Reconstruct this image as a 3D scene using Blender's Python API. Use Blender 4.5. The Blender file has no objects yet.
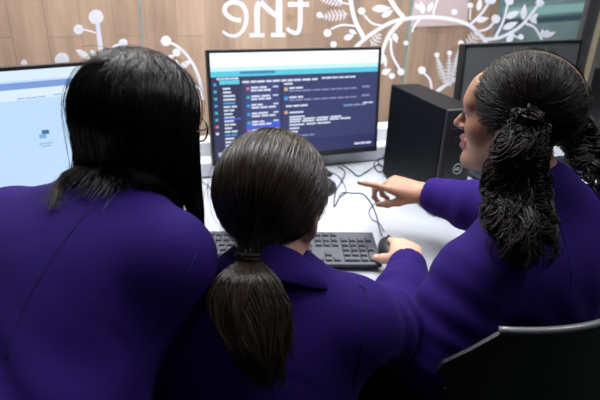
import bpy, bmesh, math, random
import numpy as np
from mathutils import Vector, Matrix

# ------------------------------------------------------------------ camera, world, lights, exposure
SC = bpy.context.scene
COL = SC.collection
rng = np.random.default_rng(7)
random.seed(7)
FPX, PITCH, ROLL, CAMZ, DESK = 512.0, math.radians(24.2), math.radians(2.0), 1.33, 0.722

cam_data = bpy.data.cameras.new('camera')
cam = bpy.data.objects.new('camera', cam_data)
COL.objects.link(cam)
cam_data.sensor_width = 36.0
cam_data.lens = FPX / 600.0 * 36.0
cam_data.clip_start = 0.02
cam.location = (0, 0, CAMZ)
cam.rotation_euler = (Matrix.Rotation(math.pi / 2 - PITCH, 3, 'X') @ Matrix.Rotation(ROLL, 3, 'Z')).to_euler()
cam_data.dof.use_dof = True
cam_data.dof.focus_distance = 0.86
cam_data.dof.aperture_fstop = 4.5
SC.camera = cam

SC.view_settings.view_transform = 'Standard'
SC.view_settings.look = 'None'
SC.view_settings.gamma = 1.0
SC.view_settings.use_curve_mapping = False
SC.view_settings.exposure = 0.0

world = bpy.data.worlds.new('world')
SC.world = world
world.use_nodes = True
world.node_tree.nodes['Background'].inputs['Color'].default_value = (0.55, 0.62, 0.9, 1)
world.node_tree.nodes['Background'].inputs['Strength'].default_value = 0.012


def area(name, loc, target, sx, sy, power, color):
    l = bpy.data.lights.new(name, 'AREA')
    l.shape = 'RECTANGLE'
    l.size, l.size_y, l.energy, l.color = sx, sy, power, color
    o = bpy.data.objects.new(name, l)
    COL.objects.link(o)
    o.location = loc
    o.rotation_euler = (Vector(target) - Vector(loc)).to_track_quat('-Z', 'Y').to_euler()
    return o


area('ceiling_panel_light', (0.10, 1.25, 2.75), (0.10, 1.27, 0.7), 1.8, 0.7, 48, (0.95, 0.96, 1.0))
area('rear_fill_light', (0.3, -1.3, 2.75), (0.1, 0.6, 0.9), 1.8, 0.6, 2.5, (0.95, 0.96, 1.0))  # added weak fill from behind the camera, stands for no known lamp
area('ceiling_side_light', (1.6, 0.75, 2.7), (0.5, 0.9, 0.9), 0.6, 0.6, 13, (0.95, 0.95, 1.0))
area('corridor_light', (-0.05, 1.93, 2.3), (-0.22, 2.2, 1.0), 2.8, 0.25, 78, (1.0, 0.95, 0.94))
area('decal_backlight', (-0.15, 2.02, 2.5), (0.02, 1.45, 1.1), 2.6, 0.2, 16, (0.95, 0.97, 1.0))  # added unseen lamp, brightens the decals from behind the glass
decal_fill = area('decal_fill_light', (0.15, 0.35, 2.75), (0.05, 1.72, 1.12), 1.6, 0.2, 9, (0.97, 0.98, 1.0))  # added unseen lamp that brightens the decals from the room side
decal_fill.data.spread = math.radians(48)
area('far_wall_fill_light', (3.0, 4.2, 2.7), (3.1, 5.6, 0.9), 2.5, 0.6, 150, (0.85, 1.0, 1.0))  # unseen lamp, added to lift the dark far wall

# ------------------------------------------------------------------ pixel rays (camera model of the photograph)
FW = np.array([0, math.cos(PITCH), -math.sin(PITCH)])
UPV = np.array([0, math.sin(PITCH), math.cos(PITCH)])
RT = np.array([1.0, 0, 0])
CO = np.array([0, 0, CAMZ])


def ray(x, y):
    a, b = x - 300.0, y - 200.0
    u = a * math.cos(ROLL) + b * math.sin(ROLL)
    v = -a * math.sin(ROLL) + b * math.cos(ROLL)
    return RT * u / FPX - UPV * v / FPX + FW


def D(x, y, d):
    return CO + ray(x, y) * d


def Z(x, y, z):
    k = ray(x, y)
    return CO + k * (z - CAMZ) / k[2]


def PL(x, y, off):
    """pixel ray meets the wall-parallel plane with offset off"""
    k = ray(x, y)
    return CO + k * (off - CO @ WN) / (k @ WN)


WA = math.radians(21.5)
WT = np.array([math.cos(WA), math.sin(WA), 0.0])
WN = np.array([-math.sin(WA), math.cos(WA), 0.0])
UP = np.array([0, 0, 1.0])
NG = 1.583      # glass plane offset
NW = NG + 0.45  # timber wall offset


S0 = 0.574      # wall coordinate of the point straight ahead of the camera


def wp(s, n, z):
    p = WT * (s + S0) + WN * n
    return np.array([p[0], p[1], z])


# ------------------------------------------------------------------ materials
def mat(name, color, rough=0.5, metal=0.0, spec=0.5, bump=0.0, bscale=200.0, var=0.0, vscale=8.0, sheen=0.0, coat=0.0,
        island=0.0, sss=0.0):
    m = bpy.data.materials.new(name)
    m.use_nodes = True
    nt = m.node_tree
    b = nt.nodes['Principled BSDF']
    b.inputs['Base Color'].default_value = (*color, 1)
    b.inputs['Roughness'].default_value = rough
    b.inputs['Metallic'].default_value = metal
    b.inputs['Specular IOR Level'].default_value = spec
    if sheen:
        b.inputs['Sheen Weight'].default_value = sheen
        b.inputs['Sheen Roughness'].default_value = 0.4
        b.inputs['Sheen Tint'].default_value = (0.45, 0.35, 0.9, 1)
    if coat:
        b.inputs['Coat Weight'].default_value = coat
    if sss:
        b.inputs['Subsurface Weight'].default_value = sss
        b.inputs['Subsurface Radius'].default_value = (0.012, 0.005, 0.003)
        b.inputs['Subsurface Scale'].default_value = 0.5
    tc = nt.nodes.new('ShaderNodeTexCoord')
    if bump:
        n = nt.nodes.new('ShaderNodeTexNoise')
        n.inputs['Scale'].default_value = bscale
        n.inputs['Detail'].default_value = 4
        nt.links.new(tc.outputs['Object'], n.inputs['Vector'])
        bp = nt.nodes.new('ShaderNodeBump')
        bp.inputs['Strength'].default_value = bump
        bp.inputs['Distance'].default_value = 0.002
        nt.links.new(n.outputs['Fac'], bp.inputs['Height'])
        nt.links.new(bp.outputs['Normal'], b.inputs['Normal'])
    if var or island:
        hsv = nt.nodes.new('ShaderNodeMixRGB')
        lo = tuple(c * (1 - max(var, island)) for c in color)
        hi = tuple(min(1, c * (1 + max(var, island))) for c in color)
        hsv.inputs['Color1'].default_value = (*lo, 1)
        hsv.inputs['Color2'].default_value = (*hi, 1)
        if island:
            g = nt.nodes.new('ShaderNodeNewGeometry')
            nt.links.new(g.outputs['Random Per Island'], hsv.inputs['Fac'])
        else:
            n2 = nt.nodes.new('ShaderNodeTexNoise')
            n2.inputs['Scale'].default_value = vscale
            n2.inputs['Detail'].default_value = 5
            nt.links.new(tc.outputs['Object'], n2.inputs['Vector'])
            nt.links.new(n2.outputs['Fac'], hsv.inputs['Fac'])
        nt.links.new(hsv.outputs['Color'], b.inputs['Base Color'])
    return m


def emit(name, color, strength=1.0):
    m = bpy.data.materials.new(name)
    m.use_nodes = True
    nt = m.node_tree
    b = nt.nodes['Principled BSDF']
    b.inputs['Base Color'].default_value = (0.01, 0.01, 0.012, 1)
    b.inputs['Roughness'].default_value = 0.45
    b.inputs['Emission Color'].default_value = (*color, 1)
    b.inputs['Emission Strength'].default_value = strength
    return m


def glass_mat():
    m = bpy.data.materials.new('clear_glass')
    m.use_nodes = True
    nt = m.node_tree
    nt.nodes.clear()
    out = nt.nodes.new('ShaderNodeOutputMaterial')
    mix = nt.nodes.new('ShaderNodeMixShader')
    tr = nt.nodes.new('ShaderNodeBsdfTransparent')
    tr.inputs['Color'].default_value = (0.94, 0.97, 0.96, 1)
    gl = nt.nodes.new('ShaderNodeBsdfGlossy')
    gl.inputs['Roughness'].default_value = 0.03
    fr = nt.nodes.new('ShaderNodeFresnel')
    fr.inputs['IOR'].default_value = 1.4
    ge = nt.nodes.new('ShaderNodeNewGeometry')
    ma = nt.nodes.new('ShaderNodeMath')       # only the entry face reflects
    ma.operation = 'SUBTRACT'
    ma.use_clamp = True
    nt.links.new(fr.outputs[0], ma.inputs[0])
    nt.links.new(ge.outputs['Backfacing'], ma.inputs[1])
    nt.links.new(ma.outputs[0], mix.inputs[0])
    nt.links.new(tr.outputs[0], mix.inputs[1])
    nt.links.new(gl.outputs[0], mix.inputs[2])
    nt.links.new(mix.outputs[0], out.inputs['Surface'])
    return m


def wood_mat():
    m = bpy.data.materials.new('weathered_timber')
    m.use_nodes = True
    nt = m.node_tree
    b = nt.nodes['Principled BSDF']
    b.inputs['Roughness'].default_value = 0.55
    tc = nt.nodes.new('ShaderNodeTexCoord')

    def noise(scale, detail, sx, sy, sz, rough=0.55):
        mp = nt.nodes.new('ShaderNodeMapping')
        mp.inputs['Scale'].default_value = (sx, sy, sz)
        nt.links.new(tc.outputs['Object'], mp.inputs['Vector'])
        n = nt.nodes.new('ShaderNodeTexNoise')
        n.inputs['Scale'].default_value = scale
        n.inputs['Detail'].default_value = detail
        n.inputs['Roughness'].default_value = rough
        nt.links.new(mp.outputs[0], n.inputs['Vector'])
        return n

    br = nt.nodes.new('ShaderNodeTexBrick')
    mpb = nt.nodes.new('ShaderNodeMapping')
    mpb.inputs['Rotation'].default_value = (0, math.radians(90), 0)
    sep = nt.nodes.new('ShaderNodeSeparateXYZ')
    comb = nt.nodes.new('ShaderNodeCombineXYZ')
    nt.links.new(tc.outputs['Object'], sep.inputs[0])
    nt.links.new(sep.outputs['Z'], comb.inputs['X'])
    nt.links.new(sep.outputs['X'], comb.inputs['Y'])
    nt.links.new(comb.outputs[0], br.inputs['Vector'])
    br.inputs['Scale'].default_value = 1.0
    br.inputs['Brick Width'].default_value = 0.62
    br.inputs['Row Height'].default_value = 0.11
    br.inputs['Mortar Size'].default_value = 0.0012
    br.inputs['Color1'].default_value = (0.31, 0.198, 0.145, 1)
    br.inputs['Color2'].default_value = (0.41, 0.266, 0.195, 1)
    br.inputs['Mortar'].default_value = (0.22, 0.14, 0.105, 1)
    g1 = noise(5.0, 8, 4.0, 4.0, 0.5)
    r1 = nt.nodes.new('ShaderNodeValToRGB')
    r1.color_ramp.elements[0].position, r1.color_ramp.elements[0].color = 0.3, (0.72, 0.70, 0.70, 1)
    r1.color_ramp.elements[1].position, r1.color_ramp.elements[1].color = 0.7, (1.18, 1.16, 1.18, 1)
    nt.links.new(g1.outputs['Fac'], r1.inputs[0])
    mul = nt.nodes.new('ShaderNodeMixRGB')
    mul.blend_type = 'MULTIPLY'
    mul.inputs['Fac'].default_value = 1
    nt.links.new(br.outputs['Color'], mul.inputs['Color1'])
    nt.links.new(r1.outputs[0], mul.inputs['Color2'])
    # knots
    vo = nt.nodes.new('ShaderNodeTexVoronoi')
    vo.inputs['Scale'].default_value = 7.5
    nt.links.new(tc.outputs['Object'], vo.inputs['Vector'])
    r2 = nt.nodes.new('ShaderNodeValToRGB')
    r2.color_ramp.elements[0].position, r2.color_ramp.elements[0].color = 0.05, (0.62, 0.58, 0.56, 1)
    r2.color_ramp.elements[1].position, r2.color_ramp.elements[1].color = 0.16, (1, 1, 1, 1)
    nt.links.new(vo.outputs['Distance'], r2.inputs[0])
    mul2 = nt.nodes.new('ShaderNodeMixRGB')
    mul2.blend_type = 'MULTIPLY'
    mul2.inputs['Fac'].default_value = 0.8
    nt.links.new(mul.outputs[0], mul2.inputs['Color1'])
    nt.links.new(r2.outputs[0], mul2.inputs['Color2'])
    nt.links.new(mul2.outputs[0], b.inputs['Base Color'])
    return m


M = {
    'white_desk': mat('white_laminate', (0.37, 0.39, 0.44), 0.40, var=0.03, vscale=3, bump=0.04, bscale=300),
    'white_paint': mat('white_paint', (0.52, 0.53, 0.57), 0.55, bump=0.05, bscale=150),
    'black_plastic': mat('black_plastic', (0.012, 0.012, 0.014), 0.42, bump=0.15, bscale=900),
    'tower_black': mat('tower_black', (0.003, 0.004, 0.0055), 0.45, spec=0.10, bump=0.1, bscale=1200),
    'bezel_black': mat('bezel_black', (0.010, 0.011, 0.013), 0.3),
    'key_black': mat('key_black', (0.016, 0.020, 0.034), 0.38, bump=0.1, bscale=800),
    'kb_body': mat('keyboard_black', (0.022, 0.028, 0.048), 0.42, bump=0.1, bscale=900),
    'rubber': mat('cable_rubber', (0.012, 0.015, 0.03), 0.45),
    'silver': mat('silver_print', (0.42, 0.44, 0.46), 0.35, metal=0.6),
    'panel_off': mat('dark_screen', (0.058, 0.061, 0.066), 0.55, spec=0.35),
    'metal_dark': mat('dark_metal', (0.055, 0.058, 0.065), 0.45, metal=0.3, bump=0.05),
    'vinyl': mat('white_vinyl', (0.88, 0.90, 0.96), 0.6, bump=0.05, bscale=300),
    'lattice': mat('pale_vinyl', (0.62, 0.60, 0.62), 0.6, bump=0.05, bscale=300),
    'wood': wood_mat(),
    'glass': glass_mat(),
    'seal': mat('green_silicone', (0.22, 0.30, 0.28), 0.4, var=0.1),
    'carpet': mat('dark_carpet', (0.010, 0.016, 0.018), 0.95, bump=0.5, bscale=350, var=0.3, vscale=60),
    'far_teal': mat('far_teal_wall', (0.13, 0.155, 0.165), 0.7, var=0.35, vscale=2.5),
    'far_dark': mat('far_dark', (0.03, 0.05, 0.07), 0.6, var=0.3, vscale=4),
    'beige': mat('beige_paint', (0.46, 0.40, 0.27), 0.6, bump=0.05),
    'grey_paint': mat('grey_paint', (0.12, 0.12, 0.12), 0.6, bump=0.05),
    'lilac': mat('lilac_reflection', (0.62, 0.46, 0.48), 0.6, var=0.05),
    'chair_shell': mat('chair_shell', (0.022, 0.026, 0.026), 0.33, bump=0.25, bscale=500),
    'chair_edge_glint': mat('chair_edge_glint', (0.16, 0.165, 0.17), 0.25, spec=0.9, bump=0.05),
    'chair_metal': mat('chair_metal', (0.02, 0.021, 0.024), 0.3, metal=0.6, bump=0.03),
    'blazer': mat('purple_wool', (0.0200, 0.0066, 0.114), 0.85, spec=0.12, bump=0.18, bscale=600, var=0.12, vscale=35, sheen=0.03),
    'seam': mat('seam_thread', (0.008, 0.003, 0.045), 0.9, bump=0.2),
    'trouser': mat('charcoal_cloth', (0.010, 0.010, 0.014), 0.9, bump=0.4, bscale=400),
    'shoe': mat('black_leather', (0.01, 0.01, 0.01), 0.3, bump=0.1),
    'hair_black': mat('black_hair', (0.0036, 0.0033, 0.0036), 0.27, spec=0.28, island=0.5),
    'hair_brown': mat('dark_brown_hair', (0.0270, 0.0158, 0.0095), 0.33, spec=0.5, island=0.55),
    'hair_curl': mat('dark_curly_hair', (0.0105, 0.0068, 0.0050), 0.36, spec=0.25, island=0.6),
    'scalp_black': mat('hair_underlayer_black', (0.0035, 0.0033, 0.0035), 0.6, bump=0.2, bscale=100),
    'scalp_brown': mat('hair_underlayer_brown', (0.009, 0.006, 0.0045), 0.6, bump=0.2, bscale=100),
    'skin_light': mat('light_skin', (0.62, 0.36, 0.26), 0.48, bump=0.06, bscale=500, sss=0.15, var=0.06, vscale=40),
    'skin_tan': mat('tan_skin', (0.55, 0.32, 0.19), 0.48, bump=0.06, bscale=500, sss=0.12, var=0.06, vscale=40),
    'skin_brown': mat('brown_skin', (0.36, 0.185, 0.115), 0.45, bump=0.06, bscale=500, sss=0.12, var=0.07, vscale=40),
    'part_skin': mat('scalp_skin', (0.30, 0.17, 0.11), 0.6, bump=0.1, bscale=300),
    'lip': mat('lip', (0.27, 0.085, 0.07), 0.4, bump=0.1, bscale=300),
    'nail': mat('nail', (0.66, 0.42, 0.36), 0.25, bump=0.02),
    'eye_white': mat('eye_white', (0.7, 0.68, 0.66), 0.2, bump=0.01),
    'iris': mat('iris', (0.02, 0.012, 0.008), 0.15, bump=0.01),
    'hair_tie': mat('hair_tie', (0.02, 0.014, 0.012), 0.7, bump=0.3),
    'glasses': mat('glasses_frame', (0.01, 0.01, 0.012), 0.2, bump=0.01),
    'shirt': mat('white_shirt', (0.75, 0.76, 0.80), 0.8, bump=0.2),
}

for k_ in ('vinyl', 'lattice'):          # frosted film lets the corridor light through
    nt = M[k_].node_tree
    o_ = nt.nodes['Material Output']
    tl = nt.nodes.new('ShaderNodeBsdfTranslucent')
    tl.inputs['Color'].default_value = (0.84, 0.86, 0.95, 1)
    mx = nt.nodes.new('ShaderNodeMixShader')
    mx.inputs[0].default_value = 0.45
    nt.links.new(nt.nodes['Principled BSDF'].outputs[0], mx.inputs[1])
    nt.links.new(tl.outputs[0], mx.inputs[2])
    nt.links.new(mx.outputs[0], o_.inputs['Surface'])

# ------------------------------------------------------------------ object helpers
def link(name, me, parent=None):
    o = bpy.data.objects.new(name, me)
    COL.objects.link(o)
    if parent is not None:
        o.parent = parent
        o.matrix_parent_inverse = parent_inv(parent)
    return o


def parent_inv(p):
    m = p.matrix_basis.copy()
    q = p
    while q.parent is not None:
        m = q.parent.matrix_basis @ q.matrix_parent_inverse @ m
        q = q.parent
    return m.inverted()


def tag(o, label=None, cat=None, group=None, kind=None):
    if label: o['label'] = label
    if cat: o['category'] = cat
    if group: o['group'] = group
    if kind: o['kind'] = kind
    return o


def empty(name, loc, label, cat, group=None, rz=0.0):
    o = bpy.data.objects.new(name, None)
    o.empty_display_size = 0.05
    COL.objects.link(o)
    o.location = tuple(loc)
    o.rotation_euler = (0, 0, rz)
    return tag(o, label, cat, group)


def pydata(name, verts, faces, material, parent=None, smooth=False, mats=None, mi=None):
    me = bpy.data.meshes.new(name)
    me.from_pydata([tuple(map(float, v)) for v in verts], [], [tuple(map(int, f)) for f in faces])
    for m_ in (mats or [material]):
        me.materials.append(m_)
    if mi is not None:
        me.polygons.foreach_set('material_index', np.asarray(mi, dtype=np.int32))
    if smooth:
        me.polygons.foreach_set('use_smooth', np.ones(len(me.polygons), dtype=bool))
    me.update()
    return link(name, me, parent)


class MB:
    """collects boxes, tubes, discs and prisms in one bmesh"""

    def __init__(self):
        self.bm = bmesh.new()

    def box(self, c, half, axes=None, bevel=0.0, seg=2, mi=0):
        ax = axes if axes is not None else (RT, np.array([0, 1.0, 0]), UP)
        b = bmesh.new()
        vs = []
        for sx in (-1, 1):
            for sy in (-1, 1):
                for sz in (-1, 1):
                    vs.append(b.verts.new(tuple(np.array(c) + ax[0] * sx * half[0] + ax[1] * sy * half[1] + ax[2] * sz * half[2])))
        for f in ((0, 1, 3, 2), (4, 6, 7, 5), (0, 4, 5, 1), (2, 3, 7, 6), (0, 2, 6, 4), (1, 5, 7, 3)):
            b.faces.new([vs[i] for i in f])
        bmesh.ops.recalc_face_normals(b, faces=b.faces)
        if bevel:
            bmesh.ops.bevel(b, geom=list(b.edges), offset=bevel, segments=seg, profile=0.5, affect='EDGES')
        self._merge(b, mi)
        return self

    def _merge(self, b, mi=0):
        for f in b.faces:
            f.material_index = mi
        me = bpy.data.meshes.new('tmp')
        b.to_mesh(me)
        b.free()
        n0 = len(self.bm.faces)
        self.bm.from_mesh(me)
        bpy.data.meshes.remove(me)

    def tube(self, pts, r, seg=8, mi=0, closed=False, caps=True):
        b = bmesh.new()
        pts = [np.array(p, float) for p in pts]
        n = len(pts)
        rings = []
        prev = None
        for i, p in enumerate(pts):
            if closed:
                t = pts[(i + 1) % n] - pts[i - 1]
            else:
                t = pts[min(i + 1, n - 1)] - pts[max(i - 1, 0)]
            t = t / (np.linalg.norm(t) + 1e-12)
            if prev is None:
                ref = UP if abs(t[2]) < 0.9 else RT
                u = np.cross(t, ref)
            else:
                u = prev - t * (prev @ t)
            u /= np.linalg.norm(u) + 1e-12
            prev = u
            w = np.cross(t, u)
            rr = r[i] if hasattr(r, '__len__') else r
            rings.append([b.verts.new(tuple(p + (u * math.cos(a) + w * math.sin(a)) * rr)) for a in [2 * math.pi * k / seg for k in range(seg)]])
        for i in range(n if closed else n - 1):
            A, B = rings[i], rings[(i + 1) % n]
            for k in range(seg):
                b.faces.new((A[k], A[(k + 1) % seg], B[(k + 1) % seg], B[k]))
        if caps and not closed:
            b.faces.new(rings[0][::-1])
            b.faces.new(rings[-1])
        bmesh.ops.recalc_face_normals(b, faces=b.faces)
        for f in b.faces: f.smooth = True
        self._merge(b, mi)
        return self

    def prism(self, poly, nrm, th, mi=0):
        """flat polygon of 3D points given thickness th along nrm"""
        b = bmesh.new()
        nrm = np.array(nrm)
        lo = [b.verts.new(tuple(p)) for p in poly]
        hi = [b.verts.new(tuple(np.array(p) + nrm * th)) for p in poly]
        n = len(poly)
        b.faces.new(lo)
        b.faces.new(hi[::-1])
        for i in range(n):
            b.faces.new((lo[i], hi[i], hi[(i + 1) % n], lo[(i + 1) % n]))
        bmesh.ops.recalc_face_normals(b, faces=b.faces)
        bmesh.ops.triangulate(b, faces=[f for f in b.faces if len(f.verts) > 4])
        self._merge(b, mi)
        return self

    def lathe(self, prof, c, seg=24, axes=None, mi=0):
        ax = axes if axes is not None else (RT, np.array([0, 1.0, 0]), UP)
        b = bmesh.new()
        rings = []
        for r, z in prof:
            rings.append([b.verts.new(tuple(np.array(c) + ax[0] * r * math.cos(a) + ax[1] * r * math.sin(a) + ax[2] * z)) for a in
                          [2 * math.pi * k / seg for k in range(seg)]])
        for A, B in zip(rings, rings[1:]):
            for k in range(seg):
                b.faces.new((A[k], A[(k + 1) % seg], B[(k + 1) % seg], B[k]))
        b.faces.new(rings[0][::-1])
        b.faces.new(rings[-1])
        bmesh.ops.recalc_face_normals(b, faces=b.faces)
        for f in b.faces: f.smooth = len(f.verts) == 4
        self._merge(b, mi)
        return self

    def build(self, name, mats, parent=None, smooth=None):
        me = bpy.data.meshes.new(name)
        self.bm.to_mesh(me)
        self.bm.free()
        for m_ in (mats if isinstance(mats, (list, tuple)) else [mats]):
            me.materials.append(m_)
        if smooth is not None:
            me.polygons.foreach_set('use_smooth', np.full(len(me.polygons), smooth))
        me.update()
        return link(name, me, parent)


def struct(o):
    o['kind'] = 'structure'
    return o


def spline(pts, n=8):
    """Catmull-Rom through points"""
    P = [np.array(p, float) for p in pts]
    P = [2 * P[0] - P[1]] + P + [2 * P[-1] - P[-2]]
    out = []
    for i in range(1, len(P) - 2):
        for k in range(n):
            t = k / n
            a, b, c, d = P[i - 1], P[i], P[i + 1], P[i + 2]
            out.append(0.5 * ((2 * b) + (-a + c) * t + (2 * a - 5 * b + 4 * c - d) * t * t + (-a + 3 * b - 3 * c + d) * t ** 3))
    out.append(P[-2])
    return np.array(out)


# ------------------------------------------------------------------ implicit modelling
class SDF:
    def __init__(self):
        self.ops = []
        self.disp = None

    def cap(self, a, b, ra, rb=None, k=0.01, sub=False):
        a, b = np.array(a, float), np.array(b, float)
        rb = ra if rb is None else rb
        ba = b - a
        L2 = max(float(ba @ ba), 1e-10)

        def fn(P):
            t = np.clip(((P - a) @ ba) / L2, 0, 1)
            q = P - a - t[..., None] * ba
            return np.sqrt((q * q).sum(-1)) - (ra + (rb - ra) * t)
        R = max(ra, rb)
        self.ops.append((sub, k, fn, np.minimum(a, b) - R, np.maximum(a, b) + R))
        return self

    def ell(self, c, r, R=None, k=0.01, sub=False):
        c, r = np.array(c, float), np.array(r, float)
        R = np.eye(3) if R is None else np.array(R, float)

        def fn(P):
            q = (P - c) @ R
            k0 = np.sqrt(((q / r) ** 2).sum(-1))
            k1 = np.sqrt(((q / (r * r)) ** 2).sum(-1)) + 1e-9
            return k0 * (k0 - 1.0) / k1
        ext = np.sqrt(((R * r) ** 2).sum(1))
        self.ops.append((sub, k, fn, c - ext, c + ext))
        return self

    def chain(self, pts, rs, k=0.01):
        for i in range(len(pts) - 1):
            self.cap(pts[i], pts[i + 1], rs[i], rs[i + 1], k)
        return self

    @staticmethod
    def comb(v, d, k, sub):
        if sub:
            d = -d
            h = np.maximum(k - np.abs(v - d), 0) / k
            return np.maximum(v, d) + h * h * k * 0.25
        h = np.maximum(k - np.abs(v - d), 0) / k
        return np.minimum(v, d) - h * h * k * 0.25

    def eval(self, P):
        v = np.full(P.shape[:-1], 1.0)
        for sub, k, fn, lo, hi in self.ops:
            v = self.comb(v, fn(P), k, sub)
        if self.disp: v = v + self.disp(P)
        return v

    def grad(self, P, e=0.003):
        g = np.stack([self.eval(P + np.eye(3)[i] * e) - self.eval(P - np.eye(3)[i] * e) for i in range(3)], -1)
        return g / (np.linalg.norm(g, axis=-1, keepdims=True) + 1e-9)

    def push(self, P, off, it=3):
        """push points out of the solid to at least off"""
        for _ in range(it):
            d = self.eval(P)
            m = d < off
            if not m.any(): break
            Q = P[m]
            P[m] = Q + self.grad(Q) * (off - d[m])[:, None]
        return P

    def hit(self, x, y, off=0.0, d0=0.3, d1=2.5):
        k = ray(x, y)
        L = np.linalg.norm(k)
        d = d0
        for _ in range(90):
            v = float(self.eval((CO + k * d)[None])[0]) - off
            if v < 0.0004 or d > d1: break
            d += v * 0.8 / L
        return CO + k * d, d

    def mesh(self, axes):
        X, Y, Zs = axes
        nx, ny, nz = len(X), len(Y), len(Zs)
        V = np.full((nx, ny, nz), 0.3, np.float32)
        for sub, k, fn, lo, hi in self.ops:
            mg = k + 0.012
            i0, i1 = np.searchsorted(X, [lo[0] - mg, hi[0] + mg])
            j0, j1 = np.searchsorted(Y, [lo[1] - mg, hi[1] + mg])
            k0, k1 = np.searchsorted(Zs, [lo[2] - mg, hi[2] + mg])
            if i1 <= i0 or j1 <= j0 or k1 <= k0: continue
            P = np.stack(np.meshgrid(X[i0:i1], Y[j0:j1], Zs[k0:k1], indexing='ij'), -1)
            sl = V[i0:i1, j0:j1, k0:k1]
            V[i0:i1, j0:j1, k0:k1] = self.comb(sl, fn(P), k, sub)
        if self.disp:
            m = np.abs(V) < 0.03
            ii = np.nonzero(m)
            P = np.stack([X[ii[0]], Y[ii[1]], Zs[ii[2]]], -1)
            V[ii] += self.disp(P)
        return surfnet(V, X, Y, Zs)


def surfnet(V, X, Y, Zs):
    s = V < 0
    nx, ny, nz = V.shape
    cnt = np.zeros((nx - 1, ny - 1, nz - 1), np.int8)
    for a in (0, 1):
        for b in (0, 1):
            for c in (0, 1):
                cnt += s[a:nx - 1 + a, b:ny - 1 + b, c:nz - 1 + c]
    I, J, K = np.nonzero((cnt > 0) & (cnt < 8))
    idx = np.full(cnt.shape, -1, np.int64)
    idx[I, J, K] = np.arange(len(I))
    acc = np.zeros((len(I), 3))
    n = np.zeros(len(I))
    for ax in range(3):
        o = [q for q in range(3) if q != ax]
        for a in (0, 1):
            for b in (0, 1):
                d0 = [0, 0, 0]
                d0[o[0]], d0[o[1]] = a, b
                d1 = list(d0)
                d1[ax] = 1
                p0 = (I + d0[0], J + d0[1], K + d0[2])
                p1 = (I + d1[0], J + d1[1], K + d1[2])
                v0, v1 = V[p0], V[p1]
                m = (v0 < 0) != (v1 < 0)
                t = np.where(m, v0 / np.where(m, v0 - v1, 1), 0)
                A = np.stack([X[p0[0]], Y[p0[1]], Zs[p0[2]]], -1)
                B = np.stack([X[p1[0]], Y[p1[1]], Zs[p1[2]]], -1)
                acc += np.where(m[:, None], A + (B - A) * t[:, None], 0)
                n += m
    verts = acc / n[:, None]
    faces = []
    for ax in range(3):
        sl0 = [slice(None)] * 3
        sl1 = [slice(None)] * 3
        sl0[ax], sl1[ax] = slice(0, -1), slice(1, None)
        a, b = s[tuple(sl0)], s[tuple(sl1)]
        cr = a != b
        o = [q for q in range(3) if q != ax]
        sl = [slice(None)] * 3
        sl[o[0]] = slice(1, V.shape[o[0]] - 1)
        sl[o[1]] = slice(1, V.shape[o[1]] - 1)
        e = np.argwhere(cr[tuple(sl)])
        if not len(e): continue
        e[:, o[0]] += 1
        e[:, o[1]] += 1
        sg = a[tuple(e.T)]

        def cell(da, db):
            q = e.copy()
            q[:, o[0]] -= da
            q[:, o[1]] -= db
            return idx[tuple(q.T)]
        f = np.stack([cell(1, 1), cell(0, 1), cell(0, 0), cell(1, 0)], -1)
        flip = sg if ax != 1 else ~sg
        f[~flip] = f[~flip][:, ::-1]
        faces.append(f)
    return verts, np.concatenate(faces)


def axis(lo, hi, h, fine=None):
    """grid axis; fine = list of (lo, hi, h)"""
    out = [lo]
    while out[-1] < hi:
        x = out[-1]
        st = h
        for a, b, hh in (fine or []):
            if a <= x <= b: st = min(st, hh)
        out.append(x + st)
    return np.array(out)


def fast_mesh(name, verts, quads, mats, parent=None, smooth=True, mi=None):
    me = bpy.data.meshes.new(name)
    nv, nf, k = len(verts), len(quads), quads.shape[1]
    me.vertices.add(nv)
    me.vertices.foreach_set('co', np.asarray(verts, np.float32).ravel())
    me.loops.add(nf * k)
    me.loops.foreach_set('vertex_index', np.asarray(quads, np.int32).ravel())
    me.polygons.add(nf)
    me.polygons.foreach_set('loop_start', np.arange(0, nf * k, k, dtype=np.int32))
    me.polygons.foreach_set('loop_total', np.full(nf, k, np.int32))
    for m_ in mats: me.materials.append(m_)
    me.update(calc_edges=True)
    me.validate()
    if mi is not None: me.polygons.foreach_set('material_index', np.asarray(mi, np.int32))
    if smooth: me.polygons.foreach_set('use_smooth', np.ones(len(me.polygons), dtype=bool))
    return link(name, me, parent)


def strands(paths, radius, sides=3, taper=0.35):
    """paths (N,M,3) -> verts, quads of thin tubes"""
    N, Mp, _ = paths.shape
    t = np.gradient(paths, axis=1)
    t /= np.linalg.norm(t, axis=-1, keepdims=True) + 1e-12
    ref = np.zeros_like(t)
    ref[..., 0], ref[..., 1], ref[..., 2] = 0.31, 0.83, 0.47
    u = np.cross(t, ref)
    u /= np.linalg.norm(u, axis=-1, keepdims=True) + 1e-12
    w = np.cross(t, u)
    r = np.broadcast_to(np.asarray(radius), (N,))[:, None] * np.clip(np.minimum(np.linspace(0, 1, Mp) * 8 + 0.5, (1 - np.linspace(0, 1, Mp)) * 3 + taper), 0, 1)[None, :]
    V = []
    for s in range(sides):
        a = 2 * math.pi * s / sides
        V.append(paths + (u * math.cos(a) + w * math.sin(a)) * r[..., None])
    V = np.stack(V, 2).reshape(-1, 3)
    base = (np.arange(N)[:, None] * Mp + np.arange(Mp - 1)[None, :]) * sides
    Q = []
    for s in range(sides):
        s2 = (s + 1) % sides
        Q.append(np.stack([base + s, base + s2, base + sides + s2, base + sides + s], -1))
    return V, np.stack(Q, 2).reshape(-1, 4)


def merge(parts):
    V, Q, off = [], [], 0
    for v, q in parts:
        V.append(v)
        Q.append(np.asarray(q) + off)
        off += len(v)
    return np.concatenate(V), np.concatenate(Q)


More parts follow.
